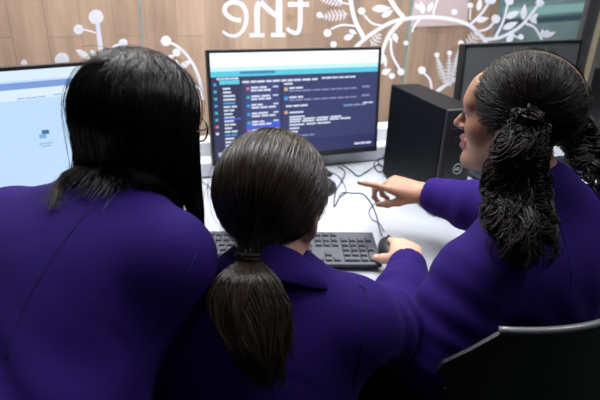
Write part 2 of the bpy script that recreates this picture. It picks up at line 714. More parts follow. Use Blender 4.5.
def Rz(a): return np.array([[math.cos(a), -math.sin(a), 0], [math.sin(a), math.cos(a), 0], [0, 0, 1]])
def Rx(a): return np.array([[1, 0, 0], [0, math.cos(a), -math.sin(a)], [0, math.sin(a), math.cos(a)]])
def Ry(a): return np.array([[math.cos(a), 0, math.sin(a)], [0, 1, 0], [-math.sin(a), 0, math.cos(a)]])
def nrm(v): return np.asarray(v, float) / np.linalg.norm(v)


# ------------------------------------------------------------------ the setting
WAX = (WT, WN, UP)
struct(MB().box((0.2, 1.5, -0.01), (3.2, 3.6, 0.01)).build('floor', M['carpet']))
# low white wall under the glass, and the ledge on the desk
struct(MB().box(wp(-0.3, NG + 0.015, 0.41), (1.55, 0.035, 0.41), WAX, 0.003).build('wall_front', M['white_paint']))
struct(MB().box(wp(-0.28, 1.539, DESK + 0.025), (1.5, 0.036, 0.0248), WAX, 0.004).build('trim_1', M['white_paint']))
# glass panes between butt joints
SE = [-1.75, -0.452, 0.428, 1.21]
for i in range(3):
    a, b = SE[i] + 0.0025, SE[i + 1] - 0.0025
    struct(MB().box(wp((a + b) / 2, NG, 1.71), ((b - a) / 2, 0.005, 0.889), WAX).build('window_%d' % (i + 1), M['glass']))
for i, s in enumerate((SE[1], SE[2])):
    struct(MB().box(wp(s, NG, 1.71), (0.0025, 0.006, 0.889), WAX).build('trim_%d' % (i + 2), M['seal']))
# dark mullion, beige post and grey wall at the right
struct(MB().box(wp(1.230, NG, 1.30), (0.021, 0.012, 1.30), WAX, 0.003).box(wp(1.255, NG - 0.005, 1.30), (0.004, 0.018, 1.30), WAX).build('trim_4', [M['metal_dark']]))
struct(MB().box(wp(1.290, NG+.012, 1.30), (0.031, 0.012, 1.30), WAX, 0.004).build('trim_5', M['beige']))
struct(MB().box(wp(1.83, NG + 0.02, 1.30), (0.508, 0.03, 1.30), WAX).build('wall_right', M['grey_paint']))
# timber clad wall beyond the glass
se = (PL(497, 15, NW) @ WT) - S0
wall = MB().box((0, 0, 0), ((se + 2.2) / 2, 0.03, 1.4)).build('wall_timber', M['wood'])
wall.location = tuple(wp((se - 2.2) / 2, NW + 0.03, 1.4))
wall.rotation_euler = (0, 0, WA)
struct(wall)
# far side of the corridor, with a lit teal glazing band
NF = NG + 3.2
struct(MB().box(wp(4.4, NF, 1.4), (4.0, 0.05, 1.4), WAX).build('wall_far', M['far_teal']))


def far_band(name, q, m, dn=0.06):
    P = [PL(*c, NF - dn) for c in q]
    return struct(MB().prism(P, WN, 0.02).build(name, m))


far_band('window_4', [(504, 9), (588, 3), (588, 11), (504, 18)], emit('far_glazing', (0.34, 0.58, 0.57), 0.7))
far_band('window_5', [(500, 0), (560, -8), (575, -4), (500, 3)], emit('far_glazing_upper', (0.22, 0.42, 0.45), 0.5))
far_band('trim_6', [(500, 20), (596, 13), (596, 18), (500, 25)], M['far_dark'])

# ------------------------------------------------------------------ desk
desk = empty('desk', wp(-0.1, 1.1, 0), 'long white computer desk along the glass wall', 'desk')
MB().box(wp(-0.1, 1.105, DESK - 0.0125), (1.7, 0.397, 0.0125), WAX, 0.003).build('tabletop', M['white_desk'], desk)
for s in (-1.6, 0.75, 1.5):
    for n in (0.80, 1.46):
        MB().box(wp(s, n, (DESK - 0.025) / 2), (0.025, 0.025, (DESK - 0.025) / 2), WAX, 0.002).build('leg', M['metal_dark'], desk)

# pale reflection in the glass, painted as a lilac sheet on the timber wall
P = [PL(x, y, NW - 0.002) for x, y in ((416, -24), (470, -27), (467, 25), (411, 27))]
tag(MB().prism(P, WN, 0.0018).build('reflection_sheet', M['lilac']), 'pale lilac reflection in the glass behind the leafy decal, built as a sheet', 'reflection')


# ------------------------------------------------------------------ vinyl decals on the glass
NV = NG - 0.0062


def ribbon(mb, pts, w0, w1=None, n=6, th=0.0008, sm=True):
    w1 = w0 if w1 is None else w1
    P = spline([np.array([*p, 0.0]) for p in pts], n) if sm and len(pts) > 2 else np.array([[*p, 0.0] for p in pts], float)
    P = P[:, :2]
    T = np.gradient(P, axis=0)
    T /= np.linalg.norm(T, axis=1, keepdims=True)
    Nn = np.stack([-T[:, 1], T[:, 0]], 1)
    w = np.linspace(w0, w1, len(P))[:, None] / 2
    L, R = P + Nn * w, P - Nn * w
    for i in range(len(P) - 1):
        mb.prism([PL(*L[i], NV), PL(*L[i + 1], NV), PL(*R[i + 1], NV), PL(*R[i], NV)], WN, th)
    return mb


def disc(mb, x, y, r, n=20, th=0.0012):
    mb.prism([PL(x + r * math.cos(a), y + r * math.sin(a), NV - 0.0004) for a in np.linspace(0, 2 * math.pi, n, False)], WN, th)
    return mb


def leaf(mb, x0, y0, x1, y1, w, th=0.001, wob=0.0, off=0.0002):
    a, b = np.array([x0, y0]), np.array([x1, y1])
    d = b - a
    nn = np.array([-d[1], d[0]]) / np.linalg.norm(d)
    ts = np.linspace(0, 1, 11)
    pr = np.sin(np.pi * ts ** 0.8) * w / 2
    if wob: pr = pr * (1 + wob * np.cos(ts * 30))
    pts = [a + d * t + nn * q for t, q in zip(ts, pr)] + [a + d * t - nn * q for t, q in zip(ts[-2:0:-1], pr[-2:0:-1])]
    mb.prism([PL(*p, NV - off) for p in pts], WN, th)
    return mb


def decal(label, stems, berries, leaves, feathers=()):
    c = PL(*stems[0][0][0], NV)
    r = empty('window_decal', (c[0], c[1], c[2]), label, 'window decal')
    for s in stems:
        ribbon(MB(), *s).build('stem', M['vinyl'], r)
    for b in berries:
        disc(MB(), *b).build('berry', M['vinyl'], r)
    for l in leaves:
        leaf(MB(), *l).build('leaf', M['vinyl'], r)
    for (x0, y0, x1, y1, w) in feathers:   # openwork leaf: outline lobes with gaps along a rib
        mb = MB()
        ribbon(mb, [(x0, y0), (x1, y1)], 1.3, 0.8, sm=False)
        d = np.array([x1 - x0, y1 - y0])
        L = np.linalg.norm(d)
        d = d / L
        nn = np.array([-d[1], d[0]])
        k = max(4, int(L / 3.3))
        for i in range(k):
            t = (i + 0.6) / k
            p = np.array([x0, y0]) + d * L * t
            ww = w / 2 * math.sin(math.pi * min(1, 0.25 + 0.7 * t))
            for sgn in (-1, 1):
                q = p + nn * sgn * ww + d * ww * 0.6
                leaf(mb, *p, *q, 1.9)
        mb.build('openwork_leaf', M['lattice'], r)
    return r


decal('white berry sprig decal on the glass above the left monitor',
      [([(97.5, 22), (99, 36), (101, 52), (103, 68), (106, 90)], 4.2, 5.6), ([(82, 29.5), (88, 30.5), (96, 33)], 1.8, 1.8),
       ([(103, 75), (85, 68), (62, 62)], 3, 2), ([(100, 84), (60, 74), (24, 66)], 3, 2)],
      [(96, 17, 7.4), (78.5, 29.5, 4.9), (62, 60, 7.2), (24, 63, 3.2)],
      [(76, 50, 92, 60, 6), (91, 50, 98, 60, 4.5)])
decal('thin curved berry stem decal on the glass left of the middle monitor',
      [([(168, 42), (176, 45.5), (185, 53), (194, 66), (200, 82), (203, 100)], 2.4, 3.4), ([(126, 47), (135, 60), (150, 85)], 2, 3), ([(203, 92), (190, 80), (176, 60)], 1.5, 1.5)],
      [(166, 41, 5.2), (123, 43.5, 4.6), (176.5, 52.5, 3.8)],
      [(166, 60, 175, 55, 5), (180, 68, 192, 60, 6), (112, 48, 121, 44, 4)])
decal('large white leafy vine decal spreading across the glass above the tower',
      [([(350, -14), (351, 2), (355, 20), (364, 38)], 4, 4.4),
       ([(350, 54), (356, 47), (370, 35), (390, 23), (406, 18.8), (430, 17), (450, 19), (468, 24.5), (478, 33), (487, 44), (492, 60)], 3.4, 4),
       ([(389, -6), (392, 2), (398, 11), (405, 19)], 5, 4), ([(402, 20), (390, 34), (383, 50), (381, 64)], 4, 3.4),
       ([(391, 38), (392, 54), (400, 70)], 2.2, 2.2), ([(364, 15), (372, 23), (383, 26)], 1.8, 2.0), ([(331, 29), (342, 25), (356, 26)], 1.8, 1.8),
       ([(412, 32), (415, 25), (420, 19)], 1.6, 1.8), ([(433, 16), (435, 7), (439, -3)], 1.6, 1.6), ([(470, 25), (482, 13), (492, -2)], 2.4, 2.2),
       ([(470, 20), (470.5, 9)], 1.4, 1.4), ([(478, 31.5), (488, 28.5), (495, 21)], 2.4, 2.0),
       ([(484, 39.5), (498, 38), (512, 32), (524, 23), (540, 3)], 3.4, 2.6), ([(495, 38), (503, 22), (508, 3)], 2.6, 2.0),
       ([(525, 23), (535, 28), (542, 40)], 2.4, 2.0), ([(424, 73), (430, 80), (432, 92)], 2.0, 2.4), ([(434, 94), (446, 85), (462, 76)], 3.4, 3.4),
       ([(447, 86), (442, 70), (437, 56)], 1.5, 1.2), ([(448, 86), (449, 70), (449.6, 54)], 1.5, 1.2), ([(450, 86), (455, 65), (461, 44)], 1.5, 1.2),
       ([(512, 32), (516, 37), (521, 37)], 1.4, 1.4), ([(349, 4), (341, 2), (332, -6)], 1.8, 1.8)],
      [(361.6, 11, 3.5), (327.6, 33, 3.8), (333.6, 44.4, 3.1), (319.6, 15, 2.9), (401, 72, 3.6), (392, 76, 3), (422, 70.3, 3.9), (406, 43, 2.4),
       (454.4, 12, 3.0), (470.4, 5.5, 2.9), (496, 19, 4.4), (509.5, 1, 4.2), (540, 3, 4.0), (521, 37, 2.8), (437, 55, 2.5), (449.6, 53, 2.4), (461, 43, 2.8), (488, 1, 3)],
      [(344, 39, 354, 35, 6), (349, 30, 357, 34, 4.5), (372, 9, 391, 8, 7.5), (382, 17, 393, 10, 6), (394, 33, 397, 43, 5.5), (382, 74, 391, 69, 6),
       (423, 14, 421, 1, 6), (428, 12, 433, 2, 5), (418, 9, 416, 3, 4), (476, 21, 489, 18, 6), (478, 11, 481, -2, 5.5), (490, 4, 497, -3, 5),
       (503, 29, 518, 22, 6.5), (506, 18, 520, 11, 6.5), (523, 20, 525, 4, 6), (530, 16, 537, 24, 6), (538, 14, 531, 20, 4), (507, 43, 514, 33, 6),
       (541, 37, 549, 30, 5), (543, 37, 556, 32, 5), (541, 39, 543, 29, 4), (384, 54, 386, 68, 4)],
      [(348, 14, 322, 17, 13), (344, 3, 318, -3, 12), (371, 46, 380, 34, 12), (467, 46, 479, 31, 13), (446, 84, 437, 58, 9), (448, 84, 449.5, 56, 8), (451, 84, 461, 46, 9)])

# mirrored word "the"
word = empty('window_lettering', PL(262, 36, NV), "large white mirrored word 'the' lettered on the glass above the middle monitor", 'window decal')


def L5(pts): return [(210 + x / 5.0, y / 5.0) for x, y in pts]


mb = MB()
ribbon(mb, L5([(155, 103), (120, 96), (88, 78), (73, 52), (82, 26), (105, 12), (130, 10)]), 4.2, 4.6)
ribbon(mb, L5([(128, 10), (158, 22), (178, 55), (182, 100), (168, 145), (142, 174), (112, 180), (85, 172), (64, 156)]), 4.8, 2.6)
mb.build('letter', M['vinyl'], word)
mb = MB()
ribbon(mb, L5([(345, -110), (345, 168)]), 6.2, 6.2, sm=False)
ribbon(mb, L5([(305, 175), (376, 175)]), 4.0, 4.0, sm=False)
ribbon(mb, L5([(345, 88), (310, 62), (278, 34), (252, 10)]), 5.0, 5.2)
ribbon(mb, L5([(252, 12), (238, 30), (235, 80), (236, 168)]), 5.6, 5.6)
ribbon(mb, L5([(198, 176), (272, 176)]), 4.0, 4.0, sm=False)
mb.build('letter', M['vinyl'], word)
mb = MB()
ribbon(mb, L5([(452, -70), (452, 60), (450, 130), (436, 164), (408, 160), (384, 142)]), 5.0, 3.4)
ribbon(mb, L5([(390, 22), (495, 22)]), 4.6, 4.6, sm=False)
mb.build('letter', M['vinyl'], word)

# ------------------------------------------------------------------ monitors
EM = {k: emit('screen_' + k, c, s) for k, c, s in (
    ('white', (0.95, 0.98, 1.0), 1.15), ('cyan', (0.10, 0.62, 0.80), 1.0), ('paleblue', (0.55, 0.85, 0.97), 1.1), ('blueseg', (0.03, 0.28, 0.55), 0.9),
    ('navy', (0.030, 0.040, 0.135), 1.0), ('navyside', (0.020, 0.026, 0.085), 1.0), ('navylow', (0.018, 0.022, 0.110), 1.0), ('list', (0.045, 0.055, 0.19), 1.0),
    ('select', (0.05, 0.10, 0.62), 1.0), ('text', (0.72, 0.78, 0.95), 0.95), ('textdim', (0.26, 0.30, 0.56), 1.0), ('red', (0.75, 0.2, 0.25), 0.9),
    ('teal', (0.03, 0.55, 0.55), 0.9), ('blue', (0.05, 0.35, 0.8), 1.0), ('orange', (0.8, 0.45, 0.3), 0.9), ('desk', (0.53, 0.73, 1.0), 1.0),
    ('desktop2', (0.72, 0.86, 1.0), 1.0), ('deskbar', (0.20, 0.34, 0.72), 1.0), ('icon', (0.06, 0.16, 0.36), 1.0), ('icontext', (0.22, 0.42, 0.72), 1.0))}
EK = list(EM)


def monitor(label, centre, yaw, tilt, rects, off=False, w=0.553, h=0.335):
    """centre = middle of the panel front"""
    root = empty('monitor', (centre[0], centre[1], DESK), label, 'monitor')
    R = Rz(yaw) @ Rx(tilt)
    ax = (R[:, 0], R[:, 1], R[:, 2])
    c = np.array(centre)
    bz = 0.009
    # rear shell and bezel
    MB().box(c + ax[1] * 0.0135, (w / 2, 0.0125, h / 2), ax, 0.004).box(c + ax[1] * 0.034, (w * 0.36, 0.014, h * 0.34), ax, 0.008).build('rear_shell', M['black_plastic'], root)
    fb = MB()
    for sx in (-1, 1):
        fb.box(c + ax[0] * sx * (w / 2 - bz / 2), (bz / 2, 0.003, h / 2), ax, 0.0015)
    fb.box(c + ax[2] * (h / 2 - bz / 2), (w / 2, 0.003, bz / 2), ax, 0.0015)
    fb.box(c - ax[2] * (h / 2 - 0.009), (w / 2, 0.003, 0.009), ax, 0.0015)
    fb.build('bezel', M['bezel_black'], root)
    # screen with its contents
    u0, u1, v0, v1 = -w / 2 + bz, w / 2 - bz, h / 2 - bz, -h / 2 + 0.018
    verts, faces, mi = [], [], []
    for i, (a, b, a2, b2, k) in enumerate([(0, 0, 1, 1, 'navy')] + rects if not off else [(0, 0, 1, 1, 'off')]):
        n = len(verts)
        dep = 0.0006 - 0.00001 * i
        for (p, q) in ((a, b2), (a2, b2), (a2, b), (a, b)):
            verts.append(c + ax[0] * (u0 + (u1 - u0) * p) + ax[2] * (v0 + (v1 - v0) * q) + ax[1] * dep)
        faces.append((n, n + 1, n + 2, n + 3))
        mi.append(0 if off else EK.index(k))
    pydata('screen', verts, faces, None, root, mats=[M['panel_off']] if off else [EM[k] for k in EK], mi=mi)
    # stand: column and foot
    b = c + ax[1] * 0.045
    zc = c[2]
    st = MB()
    st.box((b[0] + ax[1][0] * 0.018, b[1] + ax[1][1] * 0.018, (DESK + zc) / 2 + 0.01), (0.033, 0.014, (zc - DESK) / 2), (Rz(yaw)[:, 0], Rz(yaw)[:, 1], UP), 0.006)
    st.build('stand_column', M['black_plastic'], root)
    yb = Rz(yaw)
    MB().box((b[0] - yb[0, 1] * 0.02, b[1] - yb[1, 1] * 0.02, DESK + 0.006), (0.105, 0.075, 0.006), (yb[:, 0], yb[:, 1], UP), 0.004).build('stand_foot', M['black_plastic'], root)
    return root


def words(x0, x1, y, h, n, k, jit=0.3):
    """a line of word-like blocks"""
    out = []
    ws = [1 + jit * random.uniform(-1, 1) for _ in range(n)]
    tot = sum(ws)
    x = x0
    for q in ws:
        L = (x1 - x0) * q / tot
        out.append((x, y, x + L * 0.86, y + h, k))
        x += L
    return out


R_ = [(0, 0, 1, .125, 'white'), (0, .125, 1, .165, 'paleblue'), (0, .165, 1, .215, 'cyan'), (.16, .168, .36, .195, 'blueseg'), (0, .215, 1, 1, 'navy'),
      (0, .215, .165, 1, 'navyside'), (.185, .28, .385, 1, 'list'), (.385, .28, .40, 1, 'navyside'), (.40, .86, 1, 1, 'navylow'), (.045, .245, .155, .285, 'cyan')]
R_ += words(.03, .155, .222, .018, 5, 'text')
R_ += words(.17, .62, .258, .02, 10, 'text') + words(.64, .86, .25, .018, 6, 'text')
for i, k in enumerate(('blue', 'teal', 'teal', 'blue', 'teal', 'teal', 'red', 'text')):
    R_.append((.012, .27 + i * .066, .028, .295 + i * .066, k))
for i in range(20):
    y = .315 + i * .034
    R_ += words(.062, .062 + random.uniform(.045, .10), y, .017, random.randint(1, 2), 'text' if i not in (4, 13) else 'blue')
R_ += [(.06, .60, .155, .622, 'select')]
R_ += [(.185, .655, .385, .745, 'select')]
for i in range(8):
    y = .315 + i * .082
    R_.append((.192, y + .004, .21, y + .03, ('red', 'teal', 'blue', 'blue', 'teal', 'red', 'blue', 'teal')[i]))
    R_ += words(.218, .218 + random.uniform(.07, .12), y, .018, 2, 'text') + words(.345, .38, y, .014, 1, 'text')
    R_ += words(.218, .218 + random.uniform(.11, .15), y + .027, .018, 3, 'text')
R_ += words(.41, .47, .293, .018, 1, 'text')
for i, y in enumerate((.335, .425)):
    R_.append((.41, y, .432, y + .035, ('orange', 'blue')[i]))
    R_ += words(.44, .53, y, .018, 2, 'text') + words(.44, .87, y + .03, .014, 9, 'textdim') + words(.90, .96, y + .018, .018, 1, 'textdim')
R_ += words(.42, .56, .51, .018, 3, 'text') + words(.78, .93, .535, .018, 4, 'textdim') + [(.79, .535, .81, .55, 'blue')] + words(.91, .98, .52, .016, 2, 'text')
R_ += [(.41, .565, .43, .595, 'orange')]
for x1, y in ((.54, .575), (.55, .62), (.78, .645), (.84, .668), (.71, .70), (.51, .735), (.50, .77)):
    R_ += words(.44, x1, y, .017, max(1, int((x1 - .4) * 12)), 'text')
R_ += words(.46, .60, .815, .014, 3, 'textdim') + words(.86, .98, .945, .02, 3, 'text') + [(.02, .93, .06, .97, 'text')]
MC = np.array([-0.013, 1.554, 0.951])
monitor('middle black monitor with a dark blue mail screen, behind the girl with the ponytail', MC, math.radians(21.2), math.radians(-5.5), R_)
# left monitor, bright pale desktop
e0, e1 = Z(0, 69, 1.105), Z(86, 63, 1.105)
dr = nrm(e1 - e0)
ly = math.atan2(dr[1], dr[0])
lc = e1 + dr * (0.22 - 0.2765)
RL = [(0, 0, 1, 1, 'desk'), (0, 0, 1, .075, 'desktop2'), (0, .09, 1, .14, 'deskbar'), (0, .14, 1, .22, 'desktop2'), (.372, .47, .402, .505, 'icon'), (.358, .50, .388, .535, 'icontext'), (.350, .575, .41, .583, 'icontext'), (.360, .595, .40, .603, 'icontext')]
RL += words(.30, .42, .205, .008, 4, 'icontext') + words(.45, .62, .20, .008, 5, 'icontext')
monitor('leftmost monitor with a bright pale blue screen beside the long-haired girl', lc + np.array([0, 0, -0.166]), ly, math.radians(-4), RL)
# right monitor, switched off
e0, e1 = Z(467, 45, 1.14), Z(585, 40, 1.14)
ry = math.atan2(e1[1] - e0[1], e1[0] - e0[0])
rc = (e0 + e1) / 2
monitor('rightmost monitor with a dark grey switched-off screen behind the curly-haired girl', rc + np.array([0, 0, -0.166]), ry, math.radians(-3), [], off=True, w=float(np.linalg.norm(e1 - e0)))


# ------------------------------------------------------------------ computer towers
def tower(fl, yaw_dir, label, logo=True):
    """fl = front left bottom corner on the desk, yaw_dir = unit vector from front to back"""
    d = np.array([*yaw_dir, 0.0])
    r = np.array([d[1], -d[0], 0.0])
    W, Hh, Dp = 0.095, 0.298, 0.318
    ax = (r, d, UP)
    root = empty('computer_tower', fl, label, 'computer')
    c = np.array([fl[0], fl[1], DESK]) + r * W / 2 + d * Dp / 2 + UP * (Hh / 2 + 0.004)
    MB().box(c + d * 0.006, (W / 2, Dp / 2 - 0.006, Hh / 2 - 0.004), ax, 0.003).build('case', M['tower_black'], root)
    MB().box(c - d * (Dp / 2 - 0.005) , (W / 2 - 0.001, 0.007, Hh / 2 - 0.003), ax, 0.004).build('front_panel', M['black_plastic'], root)
    fc = c - d * (Dp / 2 + 0.003)
    inset = MB().box(fc + UP * 0.028, (W / 2 - 0.012, 0.002, 0.070), ax, 0.0015).build('logo_panel', M['bezel_black'], root)
    v = MB()
    for i in range(7):
        v.box(fc - UP * (0.060 + i * 0.007), (W / 2 - 0.014, 0.0015, 0.0015), ax)
    v.build('vent', M['bezel_black'], root)
    p = MB()
    p.box(fc - d * 0.0018 + UP * 0.070, (0.028, 0.0015, 0.006), ax, 0.001)
    p.build('drive_slot', M['bezel_black'], root)
    MB().lathe([(0.006, 0), (0.006, 0.002), (0.004, 0.003)], fc + UP * 0.118 + r * 0.02, 16, (r, UP, -d)).build('power_button', M['silver'], root)
    if logo:
        lp = fc - d * 0.0024 - UP * 0.014 + r * 0.006
        ring = [lp + (r * math.cos(a) + UP * math.sin(a)) * 0.0135 for a in np.linspace(0, 2 * math.pi, 28, False)]
        lg = MB().tube(ring, 0.0012, 6, closed=True)
        # letters D E L L inside the ring, the E slanted
        def bar(x0, z0, x1, z1, w=0.0010):
            lg.tube([lp + r * x0 + UP * z0, lp + r * x1 + UP * z1], w, 5)
        bar(-.0095, -.004, -.0095, .004)
        lg.tube([lp + r * x + UP * z for x, z in ((-.0095, .004), (-.0065, .003), (-.0055, 0), (-.0065, -.003), (-.0095, -.004))], .0009, 5)
        for zz in (-.003, .0005, .004):
            bar(-.004 + zz * .4, zz - .001, -.0005 + zz * .4, zz + .001)
        bar(-.0050, -.004, -.0022, .003)
        bar(.0018, .004, .0018, -.004); bar(.0018, -.004, .0045, -.004)
        bar(.0062, .004, .0062, -.004); bar(.0062, -.004, .0092, -.004)
        lg.build('logo', M['silver'], root)
    for a in (-1, 1):
        for b_ in (-1, 1):
            MB().box(np.array([fl[0], fl[1], DESK + 0.004]) + r * (W / 2 + a * 0.036) + d * (Dp / 2 + b_ * 0.12), (0.008, 0.012, 0.004), ax).build('foot', M['rubber'], root)
    return root


tb, tf_ = np.array([0.266, 1.573]), np.array([0.363, 1.270])
tdir = (tb - tf_) / np.linalg.norm(tb - tf_)
tower(np.array([tf_[0], tf_[1], DESK]), tdir, 'black desktop computer tower standing right of the middle monitor, side panel to the camera')
q = Z(584, 69, 1.02)
tower(np.array([q[0] - 0.01, q[1] - 0.26, DESK]), nrm([0.25, 1.0]), 'dark computer tower cut by the right edge, behind the curly pigtail', logo=False)

# ------------------------------------------------------------------ keyboards
UK = 0.01905
rows = []


def kr(row, items, x=0.0):
    for it in items:
        if it < 0:
            x += -it
        else:
            rows.append((x + it / 2, row, it, 1.0))
            x += it


kr(-1.15, [1, -1, 1, 1, 1, 1, -.5, 1, 1, 1, 1, -.5, 1, 1, 1, 1, -.25, 1, 1, 1])
kr(0, [1] * 13 + [2, -.25, 1, 1, 1, -.25, 1, 1, 1, 1])
kr(1, [1.5] + [1] * 12 + [1.5, -.25, 1, 1, 1, -.25, 1, 1, 1])
kr(2, [1.75] + [1] * 11 + [2.25, -3.5, 1, 1, 1])
kr(3, [2.25] + [1] * 10 + [2.75, -1.25, 1, -1.25, 1, 1, 1])
kr(4, [1.25, 1.25, 1.25, 6.25, 1.25, 1.25, 1.25, 1.25, -.25, 1, 1, 1, -.25, 2, 1])
rows += [(22, 1.5, 1.0, 2.0), (22, 3.5, 1.0, 2.0)]


def key_mesh(w, h):
    bm = bmesh.new()
    a, b = w * UK / 2 - 0.0008, h * UK / 2 - 0.0008
    lo = [bm.verts.new((sx * a, sy * b, 0)) for sx, sy in ((-1, -1), (1, -1), (1, 1), (-1, 1))]
    a2, b2 = a - 0.0022, b - 0.0026
    hi = [bm.verts.new((sx * a2, sy * b2 + 0.0006, 0.0052)) for sx, sy in ((-1, -1), (1, -1), (1, 1), (-1, 1))]
    bm.faces.new(lo[::-1])
    top = bm.faces.new(hi)
    for i in range(4):
        bm.faces.new((lo[i], lo[(i + 1) % 4], hi[(i + 1) % 4], hi[i]))
    bmesh.ops.bevel(bm, geom=list(top.edges), offset=0.0012, segments=2, affect='EDGES')
    bmesh.ops.recalc_face_normals(bm, faces=bm.faces)
    me = bpy.data.meshes.new('key')
    bm.to_mesh(me)
    bm.free()
    me.materials.append(M['key_black'])
    return me


KM = {}
keyboard = empty('keyboard', (0, 0, 0), 'black full-size keyboard on the desk in front of the girl with the ponytail', 'keyboard')
x0, x1 = -0.55, 22.95
cx, wx = ((x0 + x1) / 2 - 19.5) * UK, (x1 - x0) * UK / 2
y0, y1 = -(4.95 - 2) * UK, (1.95 + 2) * UK
kb = MB().box((cx, (y0 + y1) / 2, -0.0075), (wx, (y1 - y0) / 2, 0.0045), None, 0.003)
kb.box((cx, y1 - 0.006, -0.014), (wx * 0.9, 0.006, 0.004), None, 0.001)
kb.build('base', M['kb_body'], keyboard)
for (u, r, w, h) in rows:
    if (w, h) not in KM: KM[(w, h)] = key_mesh(w, h)
    k = link('key', KM[(w, h)], keyboard)
    k.location = ((u - 19.5) * UK, -(r - 2) * UK, -0.0045)
keyboard.location = (0.119, 1.031, DESK + 0.0265)
keyboard.rotation_euler = (math.radians(5.6), 0, math.radians(3.4))


def copy_tree(o, parent=None):
    c = o.copy()
    COL.objects.link(c)
    if parent is not None: c.parent = parent
    for ch in list(o.children): copy_tree(ch, c)
    return c


k2 = copy_tree(keyboard)
q = Z(463, 172, DESK + 0.012)
k2.location = (q[0] + 0.405 * math.cos(.30), q[1] + 0.405 * math.sin(.30) - 0.045, DESK + 0.0265)
k2.rotation_euler = (math.radians(5.6), 0, 0.30)
tag(k2, 'black keyboard half hidden behind the curly-haired girl, below the switched-off monitor', 'keyboard')


# ------------------------------------------------------------------ mice and cables
def mouse(loc, rz, label):
    root = empty('computer_mouse', loc, label, 'computer mouse')
    s = SDF()
    R = Rz(rz)
    c = np.array(loc)
    s.ell(c + UP * 0.008, (0.029, 0.052, 0.026), R, 0.01)
    s.cap(c - UP * 0.03 + R[:, 1] * 0.2, c - UP * 0.03 - R[:, 1] * 0.2, 0.03, k=0.002, sub=True)
    ax = [axis(c[i] - 0.065, c[i] + 0.065, 0.0025) for i in range(3)]
    v, f = s.mesh(ax)
    v[:, 2] = np.maximum(v[:, 2], c[2])
    fast_mesh('shell', v, f, [M['black_plastic']], root)
    w = c + R[:, 1] * 0.028 + UP * 0.0275
    MB().lathe([(0.006, -0.003), (0.0075, -0.001), (0.0075, 0.001), (0.006, 0.003)], w, 16, (R[:, 1], UP, R[:, 0])).build('scroll_wheel', M['rubber'], root)
    MB().tube([c + R[:, 1] * t + UP * (0.008 + 0.0262 * math.sqrt(max(0, 1 - (t / 0.052) ** 2))) for t in (0.008, 0.02, 0.035, 0.045, 0.05)], 0.0006, 5).build('button_seam', M['rubber'], root)
    return root


def cable_pts(px, z=None):
    return spline([Z(x, y, (DESK + 0.003) if len(q) == 0 else DESK + q[0]) for (x, y, *q) in px], 8)


mp = Z(393, 251, DESK + 0.01)
ms1 = mouse((mp[0] - 0.004, mp[1] + 0.004, DESK + 0.001), math.radians(8), 'black mouse under the hand of the girl with the ponytail')
MB().tube(cable_pts([(382, 236, .014), (379, 226, .006), (376, 214), (371, 203), (363, 194), (352, 193), (342, 193), (338, 200), (334, 206, .004), (336, 190, .008), (341, 182, .004), (345, 172), (338, 166)]), 0.0016, 6).build('cable', M['rubber'], ms1)
m2 = Z(330, 189, DESK + 0.01)
ms2 = mouse((m2[0] - 0.014, m2[1], DESK + 0.001), math.radians(-25), 'small black mouse on the desk just right of the ponytailed head')
tag(MB().tube(cable_pts([(384, 231), (380, 224), (372, 219), (369, 212), (372, 206), (376, 202)]), 0.0011, 6).build('cable', M['rubber']), 'thin grey loop of cable beside the mouse cable', 'cable')
tag(MB().tube(cable_pts([(320, 160), (340, 164), (350, 170), (358, 176), (366, 172), (378, 165), (388, 170)]), 0.0018, 6).build('cable', M['rubber']), 'dark cable lying below the middle monitor by the pointing finger', 'cable')
tag(MB().tube(cable_pts([(386, 148, .03), (384, 156, .02), (378, 162, .006), (384, 168, .012), (379, 172, .004), (374, 164, .01), (382, 158, .02), (388, 162, .004), (391, 172)]), 0.0022, 6).build('cable', M['rubber']), 'tangle of blue-black cable at the foot of the tower', 'cable')
tag(MB().tube(cable_pts([(330, 172), (338, 176), (344, 184), (346, 192), (340, 197)]), 0.0014, 6).build('cable', M['rubber']), 'thin curved cable left of the pointing hand', 'cable')
tag(MB().tube(cable_pts([(197, 180), (204, 183), (210, 188), (216, 200), (222, 212)]), 0.0014, 6).build('cable', M['rubber']), 'thin cable on the desk between the long-haired girl and the ponytailed girl', 'cable')


